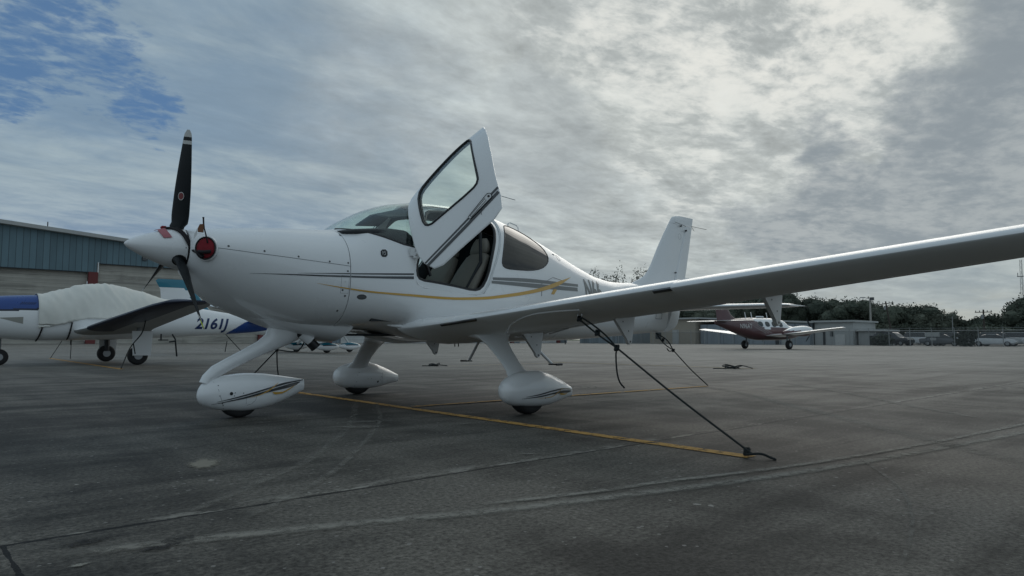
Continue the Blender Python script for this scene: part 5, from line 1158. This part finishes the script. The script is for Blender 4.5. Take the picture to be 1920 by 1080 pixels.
for x in (4.1, 5.9, 6.6):
    b = MB(); b.tube([(x, 0, 2.25), (x+.14, 0, 2.72)], .03, 5); b.build('antenna', WHITE2, p4)
b = MB(); b.box((5.0, 0, 2.42), (.9, .10, .10), taper=.8); b.build('antenna_fairing', WHITE2, p4)
p4.rotation_euler = (0, 0, pi-radians(9)); p4.location = (48.3+4.3*cos(radians(9)), 19.9-4.3*sin(radians(9)), 0)

# ================================================================= right-hand background
def bldg(name, x, y0, y1, zt, dep, m, label, doors=(), roofm=ROOFG, slope=0, extra=None):
    r = empty(name, (x, (y0+y1)/2, 0), label, 'building'); yc, wd = (y0+y1)/2, abs(y1-y0)
    b = MB(); b.box((x+dep/2, yc, zt/2), (dep, wd, zt)); b.build('wall', m, r)
    b = MB(); b.add([(x-.4, yc-wd/2-.3, zt), (x+dep+.4, yc-wd/2-.3, zt), (x+dep+.4, yc+wd/2+.3, zt+slope), (x-.4, yc+wd/2+.3, zt+slope), (x-.4, yc-wd/2-.3, zt+.25), (x+dep+.4, yc-wd/2-.3, zt+.25), (x+dep+.4, yc+wd/2+.3, zt+slope+.25), (x-.4, yc+wd/2+.3, zt+slope+.25)],
                    [(3, 2, 1, 0), (4, 5, 6, 7), (0, 1, 5, 4), (1, 2, 6, 5), (2, 3, 7, 6), (3, 0, 4, 7)]); b.build('roof', roofm, r)
    for (a, c, z0, z1, dm, nm) in doors:
        b = MB(); b.box((x-.05, (a+c)/2, (z0+z1)/2), (.12, abs(c-a), z1-z0)); b.build(nm, dm, r)
    return r
CORR = clad('corrugated_blue_grey', (.21, .25, .275), .55, 'Y', .45, .25); BEI = mat('beige_wall', (.36, .32, .26), .8, var=.1, vs=.5); GRYW = clad('pale_grey_cladding', (.27, .31, .345), 2.4, 'Y', .30, .05)
WHW = mat('off_white_wall', (.42, .43, .42), .8, var=.1, vs=.6); DKD = mat('dark_doorway', (.03, .034, .036), .8)
bldg('corrugated_shed', 95, 70.2, 80.9, 5.6, 9, CORR, 'blue-grey corrugated shed seen under the rear belly, left of the beige building')
bldg('beige_building', 96, 56.9, 65.8, 4.0, 9, BEI, 'plain beige building between the corrugated shed and the grey hangar', [(60, 61.2, 0, 2.3, WHW, 'door'), (63.5, 64.6, .8, 1.9, DKD, 'window')])
bldg('grey_hangar', 97, 38.8, 56.6, 3.1, 14, GRYW, 'wide pale grey hangar behind the maroon twin airplane', [(52.5, 56, 0, 2.9, GRYW, 'hangar_door'), (47.5, 51.9, 0, 2.9, GRYW, 'hangar_door'), (43.2, 43.9, 0, 2.4, DKD, 'doorway'), (41.4, 42.9, 0, 1.6, WHW, 'door')], slope=.95)
bldg('white_workshop', 98, 33.2, 38.5, 3.2, 8, WHW, 'off-white workshop right of the maroon twin, with small doors', [(35.9, 36.3, 1.2, 2.0, DKD, 'window'), (34.3, 35.6, 0, 1.5, BTIP, 'door'), (37, 37.3, 0, 1.9, DKD, 'doorway')])
bldg('low_white_shed', 99, 29.7, 32.9, 1.9, 5, WHW, 'low white shed left of the tall lamp pole', [(30.6, 31.4, 0, 1.3, DKD, 'doorway')])
# chain-link fence
fr = empty('chain_link_fence', (91.5, 40, 0), 'long grey chain-link fence with thin posts along the far edge of the apron', 'fence')
def fabric():
    m = bpy.data.materials.new('chain_link'); m.use_nodes = True; t = NT(m.node_tree)
    b = t.n('ShaderNodeBsdfPrincipled'); b.inputs['Base Color'].default_value = (.14, .145, .145, 1); b.inputs['Roughness'].default_value = .5
    tr = t.n('ShaderNodeBsdfTransparent'); mx = t.n('ShaderNodeMixShader'); o = t.n('ShaderNodeOutputMaterial'); p = t.n('ShaderNodeNewGeometry').outputs['Position']
    s = t.n('ShaderNodeSeparateXYZ'); t.l(p, s.inputs[0]); a = t.m('FRACT', t.m('MULTIPLY', t.m('ADD', s.outputs[1], s.outputs[2]), 12)); b2 = t.m('FRACT', t.m('MULTIPLY', t.m('SUBTRACT', s.outputs[1], s.outputs[2]), 12))
    t.l(t.m('MAXIMUM', t.m('LESS_THAN', a, .14), t.m('LESS_THAN', b2, .14)), mx.inputs[0]); t.l(tr.outputs[0], mx.inputs[1]); t.l(b.outputs[0], mx.inputs[2]); t.l(mx.outputs[0], o.inputs[0]); return m
mk('mesh_fabric', [(91.5, -12, .02), (91.5, 70.2, .02), (91.5, 70.2, 1.85), (91.5, -12, 1.85)], [(0, 1, 2, 3)], fabric(), fr, smooth=False)
POSTM = mat('galvanised_post', (.30, .31, .31), .6, metal=.3)
y = -11.6
while y < 70:
    b = MB(); b.tube([(91.46, y, 0), (91.46, y, 1.98)], .045, 6); b.tube([(91.46, y, 1.98), (91.25, y, 2.22)], .03, 5); b.build('post', POSTM, fr); y += 2.37
b = MB(); b.tube([(91.46, -12, 1.86), (91.46, 70.2, 1.86)], .035, 5); b.tube([(91.3, -12, 2.13), (91.3, 70.2, 2.13)], .014, 4); b.build('top_rail', POSTM, fr)
# vegetation
def leafmat(nm, c1, c2):
    m = bpy.data.materials.new(nm); m.use_nodes = True; t = NT(m.node_tree)
    b = t.n('ShaderNodeBsdfPrincipled'); o = t.n('ShaderNodeOutputMaterial'); t.l(b.outputs[0], o.inputs[0]); p = t.n('ShaderNodeNewGeometry').outputs['Position']
    oi = t.n('ShaderNodeObjectInfo'); t.l(t.mix(t.ss(t.m('ADD', t.m('MULTIPLY', t.noise(p, 1.4, 4, .7), .8), t.m('MULTIPLY', oi.outputs['Random'], .2)), .38, .66), c1, c2), b.inputs['Base Color']); b.inputs['Roughness'].default_value = .8; b.inputs['Specular IOR Level'].default_value = .15; return m
LEAF = leafmat('hazed_dark_oak_leaves', (.055, .068, .054), (.115, .132, .10)); LEAF2 = leafmat('hazed_dull_green_leaves', (.065, .078, .060), (.13, .142, .11)); BARK = mat('bark', (.06, .05, .042), .9, var=.3, vs=3)  # distance haze put into the leaf colours: greyed and lightened
def crown(rnd, lobes, nleaf, sz, core=False):
    v, f_ = [], []
    tot = sum(a*b_*c for _, (a, b_, c) in lobes)
    for (cx_, cy_, cz_), (a, b_, c) in lobes:
        for i in range(int(nleaf*(a*b_*c/tot)**.8*(len(lobes)**-.2 if len(lobes) > 1 else 1))):
            while True:
                u = Vector([rnd.gauss(0, 1) for _ in range(3)]).normalized()
                r_ = rnd.uniform(.25, 1)**.45
                if rnd.random() < .93: break
            j = 1+.13*sin(u.x*7+cx_)+.12*sin(u.y*9+cy_)+.10*sin(u.z*8)
            p = Vector((cx_+u.x*a*r_*j, cy_+u.y*b_*r_*j, cz_+u.z*c*r_*j)); s_ = sz*rnd.uniform(.5, 1.3)
            n_ = Vector([rnd.gauss(0, 1) for _ in range(3)]).normalized(); t1 = n_.orthogonal().normalized(); t2 = n_.cross(t1); k = len(v)
            v += [p+t1*s_+t2*s_*.2, p+t2*s_*.7, p-t1*s_*.9-t2*s_*.1, p-t2*s_*.6]; f_.append((k, k+1, k+2, k+3))
    if core:
        for (cx_, cy_, cz_), (a, b_, c) in lobes:
            k = len(v); nu, nv_ = 9, 6
            for i in range(nv_+1):
                for j in range(nu):
                    q, p_ = 2*pi*j/nu, pi*i/nv_; q2 = .74*(1+rnd.uniform(-.14, .14)); v.append(Vector((cx_+a*q2*sin(p_)*cos(q), cy_+b_*q2*sin(p_)*sin(q), cz_+c*q2*cos(p_))))
            f_ += [(k+i*nu+j, k+i*nu+(j+1) % nu, k+(i+1)*nu+(j+1) % nu, k+(i+1)*nu+j) for i in range(nv_) for j in range(nu)]
    return v, f_
def tree(loc, h, wd, label, seed, m=LEAF, dense=1.0, sparse=False, group='trees beyond the apron fence', cat='tree'):
    rnd = random.Random(seed); r = empty('broadleaf_tree', loc, label, cat, group)
    b = MB(); tw_ = max(.12, h*.022); b.tube([(0, 0, 0), (rnd.uniform(-.2, .2), rnd.uniform(-.2, .2), h*.35), (rnd.uniform(-.4, .4), rnd.uniform(-.4, .4), h*.7)], [tw_, tw_*.75, tw_*.3], 7)
    for k in range(6 if sparse else 4):
        a = rnd.uniform(0, 6.28); z0 = h*rnd.uniform(.25, .5); b.tube([(0, 0, z0), (cos(a)*wd*.22, sin(a)*wd*.22, z0+h*.18), (cos(a)*wd*.38, sin(a)*wd*.38, z0+h*.36)], [tw_*.5, tw_*.3, tw_*.12], 5)
    b.build('trunk', BARK, r, world=False, smooth=True)
    lobes = []
    nl = rnd.randint(7, 10)
    for k in range(nl):
        a = 2*pi*k/nl+rnd.uniform(-.4, .4); q = rnd.uniform(.18, .40) if k else 0; zz = h*rnd.uniform(.38, .76) if k > 2 else h*rnd.uniform(.66, .80); s_ = rnd.uniform(.16, .26)
        lobes.append(((cos(a)*wd*q, sin(a)*wd*q, zz), (wd*s_, wd*s_, h*s_*.9)))
    if not sparse: lobes += [((0, 0, h*.32), (wd*.36, wd*.40, h*.26)), ((0, 0, h*.60), (wd*.33, wd*.36, h*.26))]
    v, f_ = crown(rnd, lobes, int((900 if sparse else 6200)*dense), .20 if sparse else .165, core=not sparse)
    mk('crown', v, f_, m, r, smooth=False, world=False, fix=False); return r
TL = [  # x, y, height, width, label
 (134, 110.5, 16.6, 6, 'sparse treetop showing just above the tail spine, leftmost of the row'), (132, 105.5, 15.6, 4.5, 'sparse thin treetop above the tail spine, second from the left'),
 (131, 99.8, 16.4, 6, 'loose treetop above the tail spine, middle of the row'), (134, 96.5, 15.9, 5, 'ragged treetop above the tail spine, right of the middle one'), (131, 92.6, 16.3, 4.2, 'thin bare-twigged treetop just left of the tail fin'),
 (128, 82.5, 8.2, 9, 'dark tree behind the beige building under the tail'), (131, 75.0, 8.8, 10, 'dark tree left of the maroon fin, over the grey hangar'), (129, 68.5, 9.1, 9, 'dark tree right above the maroon airplane tail'),
 (131, 62.6, 9.6, 9, 'dark tree over the maroon airplane cabin'), (128, 56.8, 10.6, 8.5, 'tallest dark tree by the rightmost wing bracket'), (131, 50.8, 8.2, 9, 'broad dark tree left of the tall lamp pole'),
 (129, 46.2, 8.1, 8, 'dark tree above the white workshop'), (131, 42.4, 7.2, 7, 'dark tree right behind the tall lamp pole'), (129, 38.4, 7.0, 8, 'rounded dark tree right of the leaning utility pole'),
 (131, 34.6, 6.5, 7.5, 'dark tree above the white signboards'), (128, 31.6, 5.7, 5.5, 'dark tree right of the signboards, sloping down'), (131, 28.6, 3.9, 4, 'small low tree in the gap of the treeline'),
 (129, 25.8, 4.7, 6.5, 'round bushy tree left of the right-hand utility pole'), (131, 22.4, 5.0, 5.5, 'bushy tree behind the right-hand utility pole'), (128, 19.2, 7.2, 7, 'tall dark tree at the right edge of the photo'),
 (133, 72, 7.5, 10, 'dark background tree filling the gap left of the maroon airplane'), (135, 59.5, 8.2, 10, 'dark background tree behind the maroon twin propeller'), (135, 48.6, 7.2, 9, 'dark background tree just left of the lamp pole'), (135, 36.4, 5.8, 9, 'dark background tree below the rounded one'), (122, 32.6, 3.4, 5, 'low dark bush behind the parked cars'),
 (122, 27.0, 2.8, 5, 'low dark bush in the treeline gap'), (120, 22.8, 3.0, 6, 'low hedge-like bush behind the white sedan'), (122, 39.5, 3.6, 7, 'low dark bush behind the dark suv'), (124, 44.5, 4.0, 8, 'low dark bush behind the lamp pole'), (122, 17.5, 3.4, 6, 'low dark bush at the right edge')]
for i, (x, y, h, wd, lb) in enumerate(TL):
    tree((x, y, 0), h*1.17 if h > 12 else (h*1.09 if h > 6 else h*1.04), wd*1.1, lb, 100+i, LEAF if i % 3 else LEAF2, 1.15 if h < 12 else 1.3, sparse=(h > 12))
def ivy(x, y0, y1, h, label, seed):
    rnd = random.Random(seed); r = empty('overgrown_hedge', (x, (y0+y1)/2, 0), label, 'hedge'); v, f_ = crown(rnd, [((0, 0, h*.5), (.8, abs(y1-y0)/2, h*.55))], 900, .16)
    mk('foliage', v, f_, LEAF, r, smooth=False, world=False, fix=False)
    b = MB(); b.tube([(0, 0, 0), (.1, .3, h*.6)], .06, 5); b.build('stem', BARK, r, world=False)
ivy(92.6, 17.2, 19.6, 1.9, 'dark hedge panel on the fence between the white suv and the white sedan', 5)
ivy(93.2, 26.4, 29.0, 1.4, 'dark low hedge on the fence below the lamp pole', 6)
# poles
def lamp_pole(x, y):
    r = empty('lamp_pole', (x, y, 0), 'tall pale lamp pole with one arm lamp and a boxy floodlight', 'lamp pole')
    b = MB(); b.tube([(x, y, 0), (x, y, 7.0)], [.20, .11], 10); b.build('pole', mat('concrete_pole', (.34, .33, .30), .8), r, smooth=True)
    b = MB(); b.tube([(x, y, 6.9), (x, y+.6, 7.15), (x, y+1.0, 7.2)], .04, 6); b.build('lamp_arm', POSTM, r)
    b = MB(); b.box((x, y+1.15, 7.2), (.25, .55, .12)); b.build('street_light', POSTM, r)
    b = MB(); b.box((x-.1, y-.30, 6.95), (.35, .55, .45)); b.build('floodlight', SCREW, r)
lamp_pole(110, 35.3)
def upole(x, y, h, lean, label, wd=1.0):
    r = empty('utility_pole', (x, y, 0), label, 'utility pole', 'wooden utility poles')
    t = lambda z: (x, y+lean*z, z)
    b = MB(); b.tube([t(0), t(h)], [.16, .10], 8); b.build('pole', BARK, r, smooth=True)
    b = MB(); c = t(h-.35); b.tube([(c[0], c[1]-wd, c[2]+lean*wd*.9+.0), (c[0], c[1]+wd, c[2]-lean*wd*.9)], .06, 6); b.build('crossarm', BARK, r)
    for k in (-.9, -.45, .45, .9):
        b = MB(); b.tube([(c[0], c[1]+k*wd, c[2]-k*lean), (c[0], c[1]+k*wd, c[2]+.24-k*lean)], .05, 6); b.build('insulator', SCREW, r)
    b = MB(); b.tube([(c[0]-.2, c[1]+.1, c[2]-.9), (c[0]-.2, c[1]+.1, c[2]-.35)], .16, 10); b.build('transformer', POSTM, r)
upole(110, 32.2, 6.5, .14, 'leaning wooden utility pole rising from the treeline right of the lamp pole')
upole(110, 20.7, 4.9, .0, 'upright wooden utility pole above the white sedan')
b = MB(); b.tube([(112, 25.0, 0), (112, 25.0, 4.1)], .05, 5); o = b.build('thin_mast', POSTM); tag(o, 'thin grey mast in the gap of the treeline', 'mast')
tw0 = empty('lattice_tower', (200, 34.3, 0), 'slim grey lattice tower cut by the right edge', 'tower')
b = MB()
for dy_, dx_ in ((-.35, 0), (.35, 0), (0, .5)): b.tube([(200+dx_, 34.3+dy_, 0), (200+dx_*.6, 34.3+dy_*.6, 20)], .035, 4)
for k in range(16): b.tube([(200, 33.97, k*1.25), (200, 34.6, k*1.25+1.25)], .015, 4); b.tube([(200, 34.6, k*1.25), (200, 33.97, k*1.25+1.25)], .015, 4)
b.build('mast', SCREW, tw0)
b = MB(); b.box((200, 34.5, 16.0), (.3, 1.3, .15)); b.box((200, 35.0, 16.5), (.12, .12, .8)); b.build('antenna_array', SCREW, tw0)
# cars
CG = mat('car_glass', (.02, .025, .028), .1, coat=.5)
def car(loc, rz, m, label, kind='sedan'):
    r = empty('parked_car', (0, 0, 0), label, 'car', 'cars parked behind the fence')
    if kind == 'sedan': body = [(-2.3, .45, .78), (-2.2, .32, .92), (-1.3, .25, .98), (-1.0, .22, .98), (1.2, .22, .93), (2.1, .28, .80), (2.32, .42, .62)]; gh = [(-1.65, .97), (-.75, 1.42), (.35, 1.44), (1.25, .95)]
    else: body = [(-2.35, .45, .95), (-2.3, .34, 1.10), (-1.3, .28, 1.12), (-1.0, .25, 1.12), (1.2, .25, 1.08), (2.15, .32, .98), (2.35, .45, .75)]; gh = [(-2.22, 1.10), (-1.95, 1.70), (.25, 1.74), (1.15, 1.10)]
    rings = [[(x, y*wd, z) for y, z, wd in ((-.80, zb, 1), (-.90, zb+.1, 1), (-.92, zb+(zt-zb)*.6, 1), (-.84, zt, 1), (0, zt+.03, 1), (.84, zt, 1), (.92, zb+(zt-zb)*.6, 1), (.90, zb+.1, 1), (.80, zb, 1))] for x, zb, zt in body]
    v, f_ = loftmesh(rings); o = mk('car_body', v, f_, m, r, ang=40)
    zt = max(g[1] for g in gh); n_ = 9; xs = xr(gh[0][0], gh[-1][0], .12); rings = []
    for x in xs:
        z = pch([g[0] for g in gh], [g[1] for g in gh], x); zb = .93 if kind == 'sedan' else 1.06; z = max(z, zb+.02); k = (z-zb)/(zt-zb)
        rings.append([(x, -.82, zb), (x, -.82+.13*k, z-.04*k), (x, -.55, z), (x, .55, z), (x, .82-.13*k, z-.04*k), (x, .82, zb)])
    v, f_ = loftmesh(rings); g = mk('cabin_glass', v, f_, CG, r, ang=40)
    b = MB(); xa, xb = gh[1][0]+.05, gh[2][0]; b.box(((xa+xb)/2, 0, zt+.005), (xb-xa, 1.25, .05)); 
    b.build('car_roof', m, r)
    for x in (-1.42, 1.42):
        for s_ in (-1, 1):
            t_ = tyre((x, s_*.82, .33), .33, .2, 'wheel', r); b = MB(); b.tube([(x, s_*.93, .33), (x, s_*.935, .33)], .20, 12); b.build('rim', HUBM, t_)
    for s_ in (-1, 1): b = MB(); b.box((2.24, s_*.66, .70), (.10, .30, .12)); b.build('headlight', GLASSH, r); b = MB(); b.box((-2.3, s_*.70, .78), (.06, .22, .16)); b.build('tail_light', RED, r)
    r.rotation_euler = (0, 0, rz); r.location = loc
GLASSH = mat('headlight_glass', (.5, .5, .5), .15, coat=.5)
CW = mat('car_white', (.62, .64, .65), .3, coat=.6); CK = mat('car_dark', (.02, .022, .026), .3, coat=.6); CGY = mat('car_grey', (.09, .10, .11), .35, coat=.5); CS = mat('car_silver', (.33, .35, .36), .35, coat=.5)
car((97, 27.8, 0), -pi/2-.15, CK, 'dark suv nearest the lamp pole, left of the white suv', 'suv'); car((100, 25.2, 0), -pi/2+.25, CW, 'white suv with dark windows just right of the dark suv', 'suv')
car((101, 21.9, 0), -pi/2+.5, CS, 'silver suv half hidden left of the dark hedge panel', 'suv'); car((97, 22.2, 0), -pi/2+.2, CGY, 'low dark grey car in front of the silver suv')
car((98, 16.9, 0), -pi/2+.12, CW, 'white sedan right of the dark hedge panel'); car((103, 17.4, 0), -pi/2+.1, CS, 'silver suv standing behind the white sedan', 'suv'); car((109, 16.2, 0), -pi/2, CW, 'white van-like car farthest behind the white sedan', 'suv'); car((104, 31.0, 0), -pi/2, CS, 'silver car left of the dark suv, behind the lamp pole')
# signs on the fence
def sign(y, z, wd, h, label):
    r = empty('notice_board', (94, y, 0), label, 'sign', 'white notice boards behind the fence'); b = MB(); b.box((94, y, z), (.06, wd, h)); b.build('board', WHW, r)
    b = MB(); [b.tube([(94.05, y+s_*wd*.4, 0), (94.05, y+s_*wd*.4, z+h/2)], .03, 5) for s_ in (-1, 1)]; b.build('leg', SCREW, r)
sign(22.3, 1.42, 1.6, .55, 'larger white notice board behind the fence'); sign(22.2, .85, .62, .30, 'smaller white notice board under the larger one')
